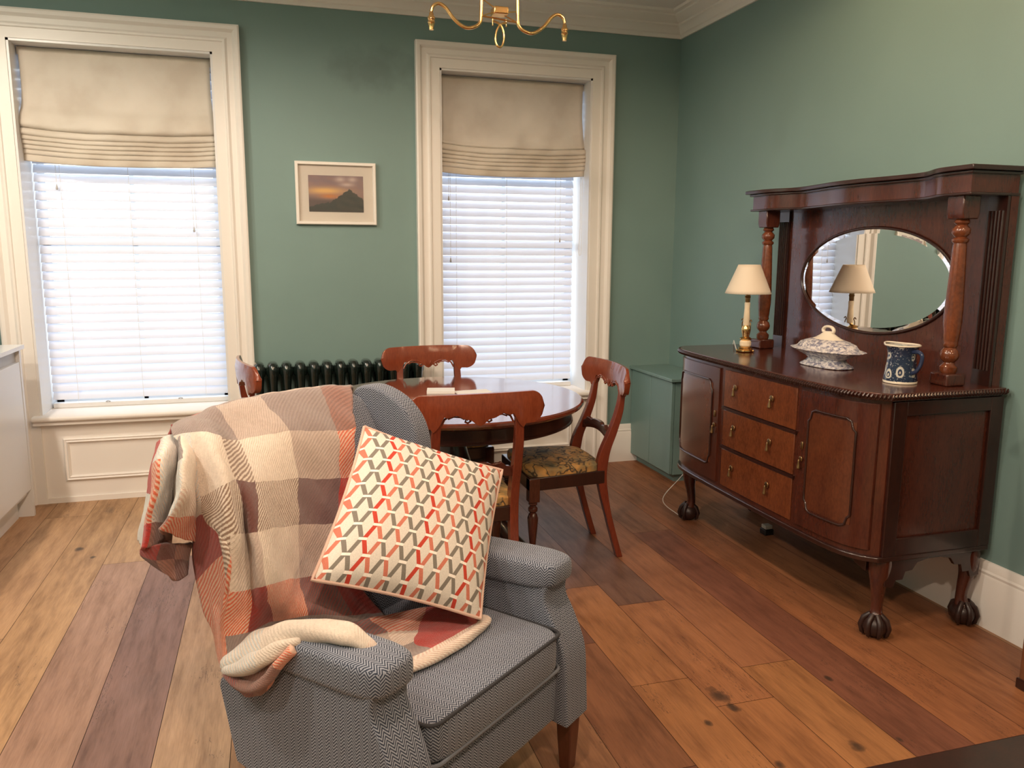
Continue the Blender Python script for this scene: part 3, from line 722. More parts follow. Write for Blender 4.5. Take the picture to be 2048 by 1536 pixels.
def flat_thing(name, x, y, z, w, d, h, rz, mat, label, cat):
    o = MB().box(-w/2, w/2, -d/2, d/2, 0, h).build(name, mat); o.location = (x, y, z); o.rotation_euler.z = R(rz); tag(o, label, cat); return o
flat_thing('card', .735, 3.655, .7425, .13, .10, .012, -12, 'paper', 'small pale card box lying on the polished dining table', 'card')
flat_thing('paper_sheet', .88, 3.62, .7425, .17, .10, .001, 5, 'paper', 'flat white paper sheet beside the card box on the table', 'paper')

# ------------------------------------------------------------------ dining chairs
def make_chair(label):
    t = root('dining_chair', (0, 0, 0), label=label, cat='chair', group='mahogany dining chairs around the round table')
    fwid, bw, dp, ZS = .225, .185, .185, .425
    # seat frame (trapezoid)
    b = MB().prism([(-bw, -dp), (bw, -dp), (fwid, dp), (-fwid, dp)], .365, ZS, 'z'); b.build('seat_frame', 'mahogany_dark', t, bevel=.004)
    def shp(p):
        k = (p.y+dp)/(2*dp); w = bw+(fwid-bw)*k
        return Vector((p.x*w/fwid, p.y, p.z+.008*(1-(p.x/fwid)**2)))
    MB().puff((0, 0, .432), (fwid-.004, dp-.006, .030), .32, 16, 40, shp).build('seat_pad', 'tapestry', t)
    # front turned legs
    prof = [(.013, .0), (.017, .006), (.020, .018), (.020, .030), (.014, .044), (.012, .052), (.017, .058), (.015, .066), (.012, .075), (.014, .12), (.020, .18), (.0235, .225), (.024, .24), (.018, .258), (.013, .264), (.021, .272), (.0215, .285), (.013, .295), (.020, .302), (.019, .31), (.022, .315)]
    for sx in (-1, 1):
        b = MB().lathe(prof, (sx*(fwid-.024), dp-.024), 22); b.box(sx*(fwid-.024)-.024, sx*(fwid-.024)+.024, dp-.048, dp, .315, .42)
        b.build('front_leg', 'mahogany', t, bevel=.0015)
    # rear legs running up into the stiles
    side = catmull([(0, -.275, 0), (0, -.235, .13), (0, -.195, .28), (0, -.175, .40), (0, -.185, .50), (0, -.225, .60), (0, -.258, .70), (0, -.275, .82)], 6)
    for sx in (-1, 1):
        rings = []
        for p in side:
            z = p.z; x = sx*(bw-.018 - .008*(1-min(1, z/.4)) - .010*max(0, (z-.5)/.3))
            dpt = .030+.024*max(0, 1-abs(z-.47)/.26) - .008*max(0, (z-.7)/.1)
            wd = .017 if z < .72 else .017
            rings.append([(x-wd, p.y-dpt/2*.9, z), (x+wd, p.y-dpt/2*.9, z), (x+wd, p.y+dpt/2, z), (x-wd, p.y+dpt/2, z)])
        MB().rings(rings).build('rear_leg', 'chair_wood', t, bevel=.003, smooth=60)
    # crest rail, bowed in plan, kidney outline with a dipped centre
    top, bot = [], []
    n = 52; HW = .262
    rings = []
    for i in range(n+1):
        u = -1+2*i/n; x = u*HW; e = 1-abs(u)
        zt = .893 - .004*u*u; end = math.sqrt(max(0, 1-((abs(u)-.78)/.22)**2)) if abs(u) > .78 else 1
        if abs(u) < .50: zb = .812 - .034*math.exp(-(u/.17)**2) - .004*math.cos(u*28)
        elif abs(u) < .68: zb = .812-.058*math.sin((abs(u)-.50)/.18*PI/2)
        else: zb = .770
        if abs(u) > .78:
            c = .830; zt = c+(.061)*end; zb = c-(.061)*end
        yb = -.288 + .040*u*u; th = .013+.005*end
        rings.append([(x, yb-th*.7, zb+.001), (x, yb-th, (zb+zt)/2), (x, yb-th*.55, zt), (x, yb+th*.25, zt+.001), (x, yb+th, (zb+zt)/2+.01), (x, yb+th*.9, zb)])
    MB().rings(rings).build('crest_rail', 'chair_wood_light', t, smooth=60, bevel=.002)
    # carved scrolls under the crest
    b = MB()
    yb = lambda x: -.288+.040*(x/HW)**2+.014
    for sx in (-1, 1):
        b.tube([(sx*x, yb(x), z) for x, z in [(.138, .775), (.125, .800), (.095, .817), (.062, .815), (.036, .802), (.030, .790), (.040, .783), (.050, .788), (.047, .797), (.040, .795)]], .0042, 8)
        b.tube([(sx*x, yb(x)+.002, z) for x, z in [(.112, .800), (.092, .808), (.066, .805), (.052, .797)]], .003, 8)
    for a in (-30, -10, 10, 30): b.tube([(0, yb(0), .778), (.018*math.sin(R(a)), yb(0)+.004, .797), (.034*math.sin(R(a)), yb(0), .820)], [.002, .004, .002], 8)
    b.build('crest_carving', 'chair_wood_light', t, smooth=60)
    # carved mid rail
    rings = []
    for i in range(31):
        u = -1+2*i/30; x = u*(bw-.03)
        zt = .590+.030*math.cos(u*PI*.5)+.007*math.cos(u*PI*3)*(abs(u) > .35)+.004*math.cos(u*28)*(abs(u) > .55); zb = .552+.022*math.cos(u*PI*.5)
        y0 = -.212 - .012*(1-u*u); rings.append([(x, y0-.009, zb), (x, y0-.009, zt), (x, y0+.009, zt), (x, y0+.011, (zt+zb)/2), (x, y0+.009, zb)])
    MB().rings(rings).build('mid_rail', 'mahogany', t, smooth=60, bevel=.002)
    return t
CH = [(1.215, 3.42, 90, 'mahogany dining chair turned sideways to the round table, beside the teal cupboard'),
      (.685, 3.04, 2, 'mahogany dining chair with its plain back towards the grey armchair'),
      (.80, 3.97, 183, 'mahogany dining chair on the window side of the round table, its carved crest showing'),
      (.12, 3.93, -80, 'mahogany dining chair at the kitchen side of the table, mostly behind the armchair')]
proto = make_chair(CH[0][3]); KIDS = kids(proto)
for i, (x, y, rz, lab) in enumerate(CH):
    if i == 0: c = proto
    else:
        c = proto.copy(); COL.objects.link(c)
        for k in KIDS:
            d = k.copy(); COL.objects.link(d); d.parent = c
    c.location = (x, y, 0); c.rotation_euler = (0, 0, R(rz)); c['label'] = lab

# black footstool under the window
fs = root('black_trunk', (.95, 4.47, 0), label='black leather trunk with curled metal straps under the second window', cat='trunk')
MB().box(-.2, .2, -.16, .16, 0, .28).build('body', 'black_leather', fs, bevel=.01)
MB().puff((0, 0, .325), (.205, .165, .045), .3).build('lid', 'black_leather', fs)
for x in (-.09, -.02): MB().tube(catmull([(x-.04, -.163, .33), (x-.01, -.172, .32), (x+.01, -.172, .27), (x+.015, -.172, .2)], 5), .004).build('strap', 'chrome', fs)

# ------------------------------------------------------------------ sideboard
SB = root('mirrored_sideboard', (2.29, 2.957, 0), label='carved mahogany sideboard with an oval mirror back, on ball and claw feet', cat='sideboard')
YC = 2.957; HL = .715
def front(y):                       # local x of the serpentine front, y local
    t = max(-1, min(1, y/HL)); return -.250 - .085*(1-abs(t)**11) - .018*(1-t*t)
def plan(off, back=.235, hl=HL, n=40):
    P = [(back, hl+off)]
    for i in range(n+1):
        y = hl*(1-2*i/n); P.append((front(y)-off, y*(hl+off)/hl))
    P.append((back, -hl-off)); return P
b = MB().prism(plan(0), .315, .892, 'z'); b.build('carcass', 'mahogany', SB, smooth=25)
b = MB().prism(plan(.012), .305, .325, 'z'); b.build('base_moulding', 'mahogany_dark', SB, smooth=25, bevel=.004)
b = MB().prism(plan(.018), .895, .922, 'z'); b.build('top_board', 'mahogany', SB, smooth=25, bevel=.003)
# gadrooned edge
b = MB(); P = plan(.022); L = []
for i in range(len(P)-1):
    a, c = Vector((*P[i], 0)), Vector((*P[i+1], 0)); L.append((a, c))
step = .0135; acc = 0
for a, c in L:
    d = (c-a).length; t = (c-a).normalized()
    while acc < d:
        p = a+t*acc; q = Vector((t.y, -t.x, 0))
        b.tube([p+t*-.004+Vector((0, 0, .899)), p+t*.001-q*-.004+Vector((0, 0, .909)), p+t*.006+Vector((0, 0, .918))], [.003, .006, .003], 6)
        acc += step
    acc -= d
b.build('gadroon_edge', 'mahogany_dark', SB)
def curved_slab(y0, y1, z0, z1, o0, o1, n=14):
    """slab that follows the front, from offset o0 (inside) to o1 (outside)"""
    b = MB(); rs = []
    for i in range(n+1):
        y = y0+(y1-y0)*i/n; x = front(y)
        rs.append([(x-o0, y, z0), (x-o1, y, z0), (x-o1, y, z1), (x-o0, y, z1)])
    return b.rings(rs)
def pull(par, y, z, big=1):
    x = front(y)-.012
    h = MB().puff((x-.002, y, z+.012), (.003, .013*big, .013*big), .8, 8, 16)
    h.lathe([(.002, z+.010), (.004, z+.006), (.0035, z), (.0075, z-.018), (.008, z-.024), (.004, z-.028)], (x-.010, y), 12)
    h.build('drop_handle', 'old_brass', par)
for z0, z1 in ((.712, .880), (.532, .698), (.345, .518)):
    d = curved_slab(-.335, .185, z0, z1, -.002, .006).build('drawer', 'mahogany_flame', SB, bevel=.003, smooth=25)
    for y in (.085, -.185): pull(d, y, (z0+z1)/2+.005)
for z in (.705, .525): curved_slab(-.345, .195, z-.006, z+.006, -.002, .010).build('drawer_rail', 'mahogany_dark', SB, smooth=25)
def door(y0, y1, hinge):
    d = curved_slab(y0, y1, .345, .880, -.002, .009).build('door', 'mahogany', SB, bevel=.002, smooth=25)
    iy0, iy1, iz0, iz1 = y0+.055, y1-.055, .415, .815; c = .035
    n = 10
    p = curved_slab(iy0, iy1, iz0+c*.3, iz1-c*.3, .0, .0105).build('panel', 'door_veneer', d, smooth=25)
    pts = []
    def q(y, z): pts.append((front(y)-.012, y, z))
    for i in range(n+1): q(iy0+c+(iy1-iy0-2*c)*i/n, iz1)
    q(iy1-c*.5, iz1-c*.25); q(iy1-c*.3, iz1-c); q(iy1, iz1-c*1.3)
    for i in range(n+1): q(iy1, iz1-c*1.3+(iz0-iz1+2.6*c)*i/n)
    q(iy1-c*.3, iz0+c); q(iy1-c*.5, iz0+c*.25)
    for i in range(n+1): q(iy1-c+(iy0-iy1+2*c)*i/n, iz0)
    q(iy0+c*.5, iz0+c*.25); q(iy0+c*.3, iz0+c); q(iy0, iz0+c*1.3)
    for i in range(n+1): q(iy0, iz0+c*1.3+(iz1-iz0-2.6*c)*i/n)
    q(iy0+c*.3, iz1-c); q(iy0+c*.5, iz1-c*.25); pts.append(pts[0])
    MB().tube(pts, .0042, 8).build('panel_moulding', 'mahogany_dark', d, smooth=60)
    ky = y1-.025 if hinge < 0 else y0+.025
    pull(d, ky, .60, .8)
    MB().puff((front(ky)-.012, ky, .665), (.003, .008, .016), .8, 8, 14).build('escutcheon', 'old_brass', d)
door(-.695, -.365, -1); door(.225, .680, 1)
# side panels
for s in (1, -1):
    b = MB()
    y = s*HL
    for x0, x1, z0, z1 in [(-.245, -.19, .325, .89), (.18, .235, .325, .89), (-.19, .18, .325, .39), (-.19, .18, .84, .89)]:
        b.box(x0, x1, min(y, y+s*.012), max(y, y+s*.012), z0, z1)
    b.build('side_frame', 'mahogany_dark', SB, bevel=.002)
    prof = [(-.215, .31), (-.215, .205), (-.175, .20), (-.165, .225), (-.135, .225), (-.125, .255), (-.095, .258), (-.075, .285), (-.03, .295), (.03, .295), (.075, .285), (.095, .258), (.125, .255), (.135, .225), (.165, .225), (.175, .20), (.215, .205), (.215, .31)]
    MB().prism(prof, min(y, y-s*.015), max(y, y-s*.015), 'y').build('scalloped_skirt', 'mahogany_dark', SB, bevel=.002)
for (ya, yb_) in ((-.66, -.50), (.50, .66)):
    b = MB(); s = 1 if ya > 0 else -1
    e = ya if s < 0 else yb_
    b.prism([(e, .31), (e, .25), (e-s*.06, .262), (e-s*.075, .28), (e-s*.12, .285), (e-s*.14, .31)], -.255, -.24, 'x'); b.build('scalloped_skirt', 'mahogany_dark', SB, bevel=.002)
# cabriole legs with ball and claw feet
def cabriole(x, y, dx, dy):
    d = Vector((dx, dy, 0)).normalized()
    P = [(0, .315, .040), (.006, .28, .042), (.010, .245, .036), (.008, .20, .028), (.000, .15, .0225), (-.004, .11, .0205), (-.001, .085, .024), (.006, .066, .032)]
    pts = catmull([(x+d.x*o, y+d.y*o, z) for o, z, r in P], 4); rad = [p.x for p in catmull([(r, 0, 0) for o, z, r in P], 4)]
    l = MB().tube(pts, rad, 18).build('leg', 'mahogany', SB, smooth=60)
    f = MB().puff((x+d.x*.008, y+d.y*.008, .042), (.046, .046, .042), 1, 14, 20)
    for a in (-75, -25, 25, 75, 180):
        an = math.atan2(dy, dx)+R(a); e = Vector((math.cos(an), math.sin(an), 0)); c = Vector((x+d.x*.008, y+d.y*.008, 0))
        f.tube([c+e*.018+Vector((0, 0, .088)), c+e*.040+Vector((0, 0, .070)), c+e*.050+Vector((0, 0, .042)), c+e*.044+Vector((0, 0, .016)), c+e*.036+Vector((0, 0, .006))], [.010, .011, .010, .008, .003], 10)
    f.build('claw_foot', 'foot_wood', l, smooth=60)
cabriole(-.205, -.675, -1, -1); cabriole(-.225, .675, -1, 1); cabriole(.190, -.675, .2, -1); cabriole(.190, .675, .2, 1)
# gallery: back board, pilasters, mirror, columns, cornice
GY = 2.922-2.957
b = MB().box(.198, .235, GY-.665, GY+.665, .922, 1.60); b.build('back_board', 'mahogany', SB)
for s in (-1, 1):
    b = MB(); y = GY+s*.625
    b.box(.186, .20, y-.04, y+.04, .922, 1.60)
    for k in range(5): b.tube([(.184, y-.028+k*.014, .98), (.184, y-.028+k*.014, 1.55)], .005, 8)
    b.build('fluted_pilaster', 'mahogany_dark', SB)
def oval(a, c, x, n=64): return [(x, GY+a*math.cos(2*PI*k/n), 1.281+c*math.sin(2*PI*k/n)) for k in range(n)]
mir = MB()
rs = [oval(.462, .222, .1940), oval(.442, .202, .1925)]
mir.rings(rs, closed_ends=False); o_ = len(mir.v); mir.add(oval(.442, .202, .1925), [tuple(range(64))])
mir.build('oval_mirror', 'mirror', SB, smooth=0)
MB().tube(oval(.466, .226, .194)+oval(.466, .226, .194)[:2], .007, 10).build('mirror_moulding', 'mahogany_dark', SB)
for s in (-1, 1):
    y = GY+s*.588; x = .073
    b = MB().lathe([(.024, .965), (.030, .975), (.031, .990), (.020, 1.0), (.018, 1.006), (.030, 1.020), (.033, 1.035), (.028, 1.050), (.020, 1.060), (.026, 1.070), (.024, 1.078), (.026, 1.09), (.031, 1.15), (.031, 1.20), (.027, 1.32), (.023, 1.42), (.021, 1.435), (.028, 1.442), (.028, 1.450), (.019, 1.457), (.030, 1.470), (.031, 1.485), (.018, 1.500), (.027, 1.508), (.022, 1.52)], (x, y), 28)
    c = b.build('column', 'mahogany_flame', SB, smooth=50)
    MB().box(x-.042, x+.042, y-.042, y+.042, .922, .968).build('column_base', 'mahogany', c, bevel=.006)
    MB().prism([(x-.032, 1.52), (x-.038, 1.54), (x-.038, 1.602), (x+.038, 1.602), (x+.038, 1.54), (x+.032, 1.52)], y-.037, y+.037, 'y').build('column_capital', 'mahogany', c, bevel=.004)
def cplan(off, n=44):
    P = [(.235, GY+.66+off)]
    for i in range(n+1):
        t = 1-2*i/n; a = abs(t)
        x = .025 if a > .82 else .025+.075*(1-math.cos((.82-a)/.30*PI))/2 if a > .52 else .10-.045*(1-math.cos((.52-a)/.52*PI))/2
        P.append((x-off, GY+t*(.66+off)))
    P.append((.235, GY-.66-off)); return P
MB().prism(cplan(0), 1.602, 1.675, 'z').build('frieze', 'mahogany', SB, smooth=25)
b = MB().prism(cplan(.010), 1.600, 1.610, 'z'); b.prism(cplan(.014), 1.672, 1.683, 'z'); b.prism(cplan(.030), 1.683, 1.700, 'z')
b.build('cornice', 'mahogany_dark', SB, smooth=25, bevel=.003)

# ------------------------------------------------------------------ things on the sideboard
ZT = .9225
tl = root('table_lamp', (2.185, 3.385, ZT), label='small table lamp with cream pleated shade and onyx and gilt column', cat='lamp')
b = MB().lathe([(.034, .0), (.040, .004), (.040, .010), (.032, .014), (.034, .020), (.026, .026)], (0, 0), 8, power=2); b.build('base', 'brass', tl)
for k in range(4):
    a = PI/4+k*PI/2; MB().puff((.036*math.cos(a), .036*math.sin(a), .006), (.009, .009, .007), 1, 8, 10).build('foot', 'brass', tl)
MB().lathe([(.022, .026), (.027, .032), (.027, .050), (.022, .056)], (0, 0), 24).build('collar', 'alabaster', tl)
MB().lathe([(.022, .056), (.028, .062), (.028, .066), (.016, .074), (.018, .085), (.022, .105), (.022, .115), (.014, .130)], (0, 0), 24).build('gilt_urn', 'brass', tl)
MB().lathe([(.014, .128), (.016, .140), (.015, .17), (.0125, .21), (.0135, .236), (.011, .24)], (0, 0), 24).build('stem', 'alabaster', tl)
for s in (-1, 1): MB().tube(catmull([(0, s*.020, .095), (0, s*.034, .11), (0, s*.036, .135), (0, s*.028, .15), (0, s*.036, .158), (0, s*.044, .150)], 5), .0025, 8).build('scroll_handle', 'old_brass', tl)
MB().lathe([(.010, .24), (.012, .245), (.012, .262), (.015, .266), (.012, .270), (.012, .29), (.008, .30)], (0, 0), 18).build('lamp_holder', 'old_brass', tl)
rs = []
for i in range(9):
    t = i/8; r = .107-.057*t; z = .282+.137*t
    rs.append([((r+.0014*math.cos(k*PI))*math.cos(2*PI*k/96), (r+.0014*math.cos(k*PI))*math.sin(2*PI*k/96), z) for k in range(96)])
o = MB().rings(rs, closed_ends=False).build('lamp_shade', 'lamp_shade', tl, smooth=70)
s = o.modifiers.new('s', 'SOLIDIFY'); s.thickness = .0015
b = MB()
def wp(x, y, z): return (x-2.185, y-3.385, z-ZT)
b.tube(catmull([wp(2.16, 3.42, .927), wp(2.20, 3.50, .945), wp(2.27, 3.62, .945), wp(2.33, 3.72, .935), wp(2.34, 3.745, .90), wp(2.31, 3.79, .60), wp(2.22, 3.80, .35), wp(2.10, 3.79, .20), wp(1.99, 3.80, .07), wp(2.03, 3.72, .010), wp(2.06, 3.70, .004)], 8), .0022, 8).build('cord', 'cord_white', tl)

tu = root('lidded_tureen', (2.245, 2.860, ZT), R(4), label='grey and white printed china tureen with a pierced lid handle', cat='tureen')
def octo(prof): return MB().lathe(prof, (0, 0), 48, .72, 1.28, power=3)
octo([(.076, 0), (.080, .004), (.076, .012), (.062, .026), (.056, .040), (.066, .052), (.085, .066), (.100, .078), (.104, .082)]).build('bowl', 'tureen_print', tu, smooth=60)
rs = []
for r, z in [(.085, .078), (.118, .084), (.121, .086), (.118, .090), (.100, .096), (.095, .104), (.088, .118), (.072, .130), (.058, .136), (.052, .139)]:
    rs.append([(.74*(r+.0022*math.cos(12*2*PI*k/96)*(r > .08))*math.cos(2*PI*k/96), 1.28*(r+.0022*math.cos(12*2*PI*k/96)*(r > .08))*math.sin(2*PI*k/96), z) for k in range(96)])
ld = MB().rings(rs).build('lid', 'tureen_print', tu, smooth=60)
MB().lathe([(.053, .137), (.040, .146), (.026, .160), (.018, .170), (.013, .178)], (0, 0), 32, .74, 1.28).build('lid_dome', 'cream_china', ld, smooth=60)
MB().tube(catmull([(0, -.022, .172), (0, -.025, .186), (0, -.012, .200), (0, .012, .200), (0, .025, .186), (0, .022, .172)], 5), .0065, 10).build('lid_handle', 'cream_china', ld, smooth=60)

jg = root('patterned_jug', (2.235, 2.425, ZT), R(-90), label='navy and white floral china jug with a cream rim', cat='jug')
prof = [(.062, .006), (.063, .012), (.061, .03), (.056, .07), (.053, .10), (.054, .125), (.060, .142), (.064, .150)]
rs = []
for i, (r, z) in enumerate([(p.x, p.z) for p in catmull([(r, 0, z) for r, z in prof], 3)]):
    sp = max(0, (z-.11)/.04)
    rs.append([((r + .022*sp*max(0, math.cos(2*PI*k/48-PI))**6)*math.cos(2*PI*k/48), r*math.sin(2*PI*k/48), z) for k in range(48)])
jo = MB().rings(rs, uvs=True).build('body', 'jug_print', jg, smooth=60)
MB().lathe([(.058, 0), (.064, .001), (.064, .008), (.062, .010)], (0, 0), 36).build('foot_ring', 'cream_china', jg)
rim = []
for k in range(49):
    a = 2*PI*k/48; c = max(0, math.cos(a-PI))**6; rim.append(((.064+.024*c)*math.cos(a), .064*math.sin(a), (.151+.003*c)))
MB().tube(rim+rim[1:2], .0038, 10).build('rim', 'cream_china', jg, smooth=60)
MB().tube(catmull([(.056, 0, .128), (.085, 0, .132), (.104, 0, .118), (.100, 0, .085), (.080, 0, .055), (.060, 0, .045)], 5), .0065, 12, 1.3).build('handle', 'dark_navy' if 'dark_navy' in MATS else plain('navy_china', (.02, .03, .07), .1), jg, smooth=60)
tu.scale = (1.22, 1.22, .84); jg.scale = (.93, .93, .93)
pg = root('plug', (2.33, 3.33, 0), label='small white plug and adaptor lying on the floor under the sideboard', cat='plug')
MB().box(-.025, .025, -.025, .025, 0, .03).build('body', 'black', pg, bevel=.004)
MB().box(-.02, .02, -.02, .02, .03, .05).build('cap', 'cord_white', pg, bevel=.004)

# ------------------------------------------------------------------ dark furniture at the right of the frame
tcb = root('wooden_cabinet', (2.41, 1.52, 0), label='reddish brown wooden cabinet standing against the wall nearer than the sideboard', cat='cabinet')
MB().box(-.13, .125, -.33, .33, .03, .95).build('body', 'cabinet_wood', tcb, bevel=.004)
MB().box(-.137, .125, -.335, .335, 0, .035).build('plinth', 'mahogany_dark', tcb, bevel=.004)
MB().box(-.15, .125, -.35, .35, .95, .975).build('top', 'cabinet_wood', tcb, bevel=.004)
ct = root('low_wooden_table', (1.50, .82, 0), label='dark wooden low table in the near corner beside the armchair', cat='table')
MB().box(-.60, .60, -.28, .297, .425, .45).build('top', 'mahogany_dark', ct, bevel=.004)
MB().box(-.57, .57, -.25, .27, .36, .425).build('apron', 'mahogany_dark', ct)
for sx in (-1, 1):
    for sy in (-1, 1): MB().box(sx*.55-.025, sx*.55+.025, sy*.22-.025, sy*.22+.025, 0, .40).build('leg', 'mahogany_dark', ct, bevel=.003)
# ------------------------------------------------------------------ armchair (local x = across, y = backwards, z up)
# local frame: across s=(.78,.626), forward f=(.626,-.78)
AC = root('wing_armchair', (.4585, 1.6635, 0), math.atan2(.626, .78), label='grey herringbone tweed wing armchair draped with a checked throw', cat='armchair')
def L(s, f, z): return Vector((s, -f, z))     # forward is local -y
def soft(name, mat, parent, poly, s0, s1, bev, label=None):
    """slab with outline (f, z), between s0 and s1"""
    b = MB(); n = len(poly)
    b.prism([(-p[0], p[1]) for p in poly], s0, s1, 'x'); return b.build(name, mat, parent, smooth=50, bevel=bev, seg=5, boxuv=True)
for s in (-1, 1):
    a0, a1 = (.262, .372) if s > 0 else (-.372, -.262)
    body = [(p.x, p.z) for p in catmull([(.040, 0, .165), (.036, 0, .26), (.028, 0, .36), (-.005, 0, .44), (-.034, 0, .495), (-.030, 0, .54)], 5)]
    body += [(-.10, .565), (-.33, .555), (-.38, .56 if s > 0 else .47), (-.52, .56 if s > 0 else .42), (-.525, .40), (-.475, .225)]
    arm = soft('arm', 'tweed', AC, body, a0, a1, .016)
    def ap(p, s=s):
        k = (p.y+.28)/.56                         # 0 front, 1 rear
        w = 1.0 if k > .25 else 1.0+.10*(1-k/.25)
        return Vector((p.x*w + s*.004, p.y, p.z - .022*k + .006*(1-k)))
    MB().puff((s*.312, .268 if s > 0 else .178, .564), (.066, .262 if s > 0 else .172, .042), .42, 22, 40, ap).build('arm_pad', 'tweed', arm, smooth=80, boxuv=True)
# seat base and front rail
b = MB().prism([(.0, .175), (-.004, .30), (.012, .325), (.07, .34), (.46, .34), (.46, .22), (.03, .17)], -.27, .27, 'x')
b.build('seat_base', 'tweed', AC, bevel=.012, seg=4, boxuv=True, smooth=50)
MB().tube([(-.26, -.003, .312), (.26, -.003, .312)], .0035, 8).build('base_piping', 'tweed_piping', AC)
# seat cushion with piping
def cush(p):
    y = p.y; x = p.x; crown = .012*(1-(x/.262)**2)*(1-(y/.25)**2)
    return Vector((x, y, p.z+(crown if p.z > 0 else 0)))
sc_ = MB().puff((0, .225, .388), (.262, .255, .055), .20, 22, 56, cush).build('seat_cushion', 'tweed', AC, smooth=80, boxuv=True)
def pipe_path(z, hx=.258, hy=.251, r=.03):
    P = []
    for cx_, cy_, a0 in ((hx-r, hy-r, 0), (-hx+r, hy-r, 90), (-hx+r, -hy+r, 180), (hx-r, -hy+r, 270)):
        P += [(x, y+.225, z) for x, y in arc(cx_, cy_, r, a0, a0+90, 6)]
    return P+P[:2]
MB().tube(pipe_path(.434), .0042, 8).build('piping', 'tweed_piping_dark', sc_)
MB().tube(pipe_path(.340), .0048, 8).build('piping', 'tweed_piping', sc_)
# back
def back(p):
    # p local box: x across, y thickness, z height -> raked and rounded
    h = (p.z+.352)/.704
    return Vector((p.x*(1-.14*h), p.y + .302*h + (-.018*math.sin(h*PI)*(1-(p.x/.33)**2) if p.y < 0 else 0), p.z))
MB().puff((0, .417, .652), (.335, .048, .346), .30, 30, 48, back).build('back_rest', 'tweed', AC, smooth=80, boxuv=True)
# wings
ear = [(-.565, .56), (-.61, .70), (-.665, .84), (-.705, .95), (-.69, 1.0), (-.635, 1.008), (-.565, .978), (-.515, .925), (-.492, .86), (-.488, .78), (-.49, .70), (-.475, .63), (-.42, .57)]
ear = [(p.x, p.z) for p in catmull([(a, 0, c) for a, c in ear], 3)]
for s in (-1, 1):
    o = soft('wing', 'tweed', AC, ear, s*.29 if s > 0 else -.355, .355 if s > 0 else -.29, .028)
    for v in o.data.vertices:
        v.co.x -= s*.22*max(0, v.co.y-.49)
        if s < 0: v.co.y += .030; v.co.x += .010; v.co.z = .56+(v.co.z-.56)*.955
# outer back panel down to the seat base
b = MB().prism([(.44, .20), (.46, .40), (.52, .56), (.57, .56), (.525, .40), (.48, .20)], -.34, .34, 'x'); b.build('lower_back', 'tweed', AC, bevel=.01, boxuv=True)
for sx, fy, sp in ((.335, .0, .0), (-.335, .0, .0), (.32, -.455, -.05), (-.32, -.455, -.05)):
    rs = []
    for t, w in ((1, .026), (.5, .022), (0, .016)):
        z = .21*t; y = -fy + (1-t)*-sp
        rs.append([(sx-w, y-w, z), (sx+w, y-w, z), (sx+w, y+w, z), (sx-w, y+w, z)])
    MB().rings(rs).build('leg', 'leg_wood', AC, bevel=.003)

# ------------------------------------------------------------------ scatter cushion
def cushion():
    C = [L(.125, -.535, .925), L(.465, -.315, .762), L(.105, -.125, .490), L(-.235, -.350, .655)]   # TL TR BR BL
    cu = root('scatter_cushion', AC.location, AC.rotation_euler.z, label='cream cushion with red, coral and grey lattice pattern on the armchair', cat='cushion')
    nrm = (C[1]-C[0]).cross(C[3]-C[0]).normalized()
    if nrm.y > 0: nrm = -nrm
    n = 36
    def P(u, v, side):
        pu, pv = 2*u-1, 2*v-1
        k = .045        # edges draw inwards between the corners
        uu_ = .5+.5*pu*(1-k*(1-pv*pv)); vv_ = .5+.5*pv*(1-k*(1-pu*pu))
        p = C[0]*(1-uu_)*(1-vv_)+C[1]*uu_*(1-vv_)+C[2]*uu_*vv_+C[3]*(1-uu_)*vv_
        th = .075*((1-abs(pu)**2.6)*(1-abs(pv)**2.6))**.55
        return p + nrm*th*side*(1 if side > 0 else .8)
    for side, nm, mt in ((1, 'front_cover', 'lattice_cushion'), (-1, 'back_cover', 'cushion_back')):
        vs = [P(i/n, j/n, side) for j in range(n+1) for i in range(n+1)]
        uvs = [(i/n, j/n) for j in range(n+1) for i in range(n+1)]
        fs = [(j*(n+1)+i, j*(n+1)+i+1, (j+1)*(n+1)+i+1, (j+1)*(n+1)+i) for j in range(n) for i in range(n)]
        MB().add(vs, fs, uvs).build(nm, mt, cu, smooth=80)
    edge = [P(i/n, 0, 1) for i in range(n)]+[P(1, i/n, 1) for i in range(n)]+[P(1-i/n, 1, 1) for i in range(n)]+[P(0, 1-i/n, 1) for i in range(n+1)]
    MB().tube(edge, .0045, 8).build('piped_edge', plain('cushion_piping', (.62, .42, .34), .85), cu)
cushion()

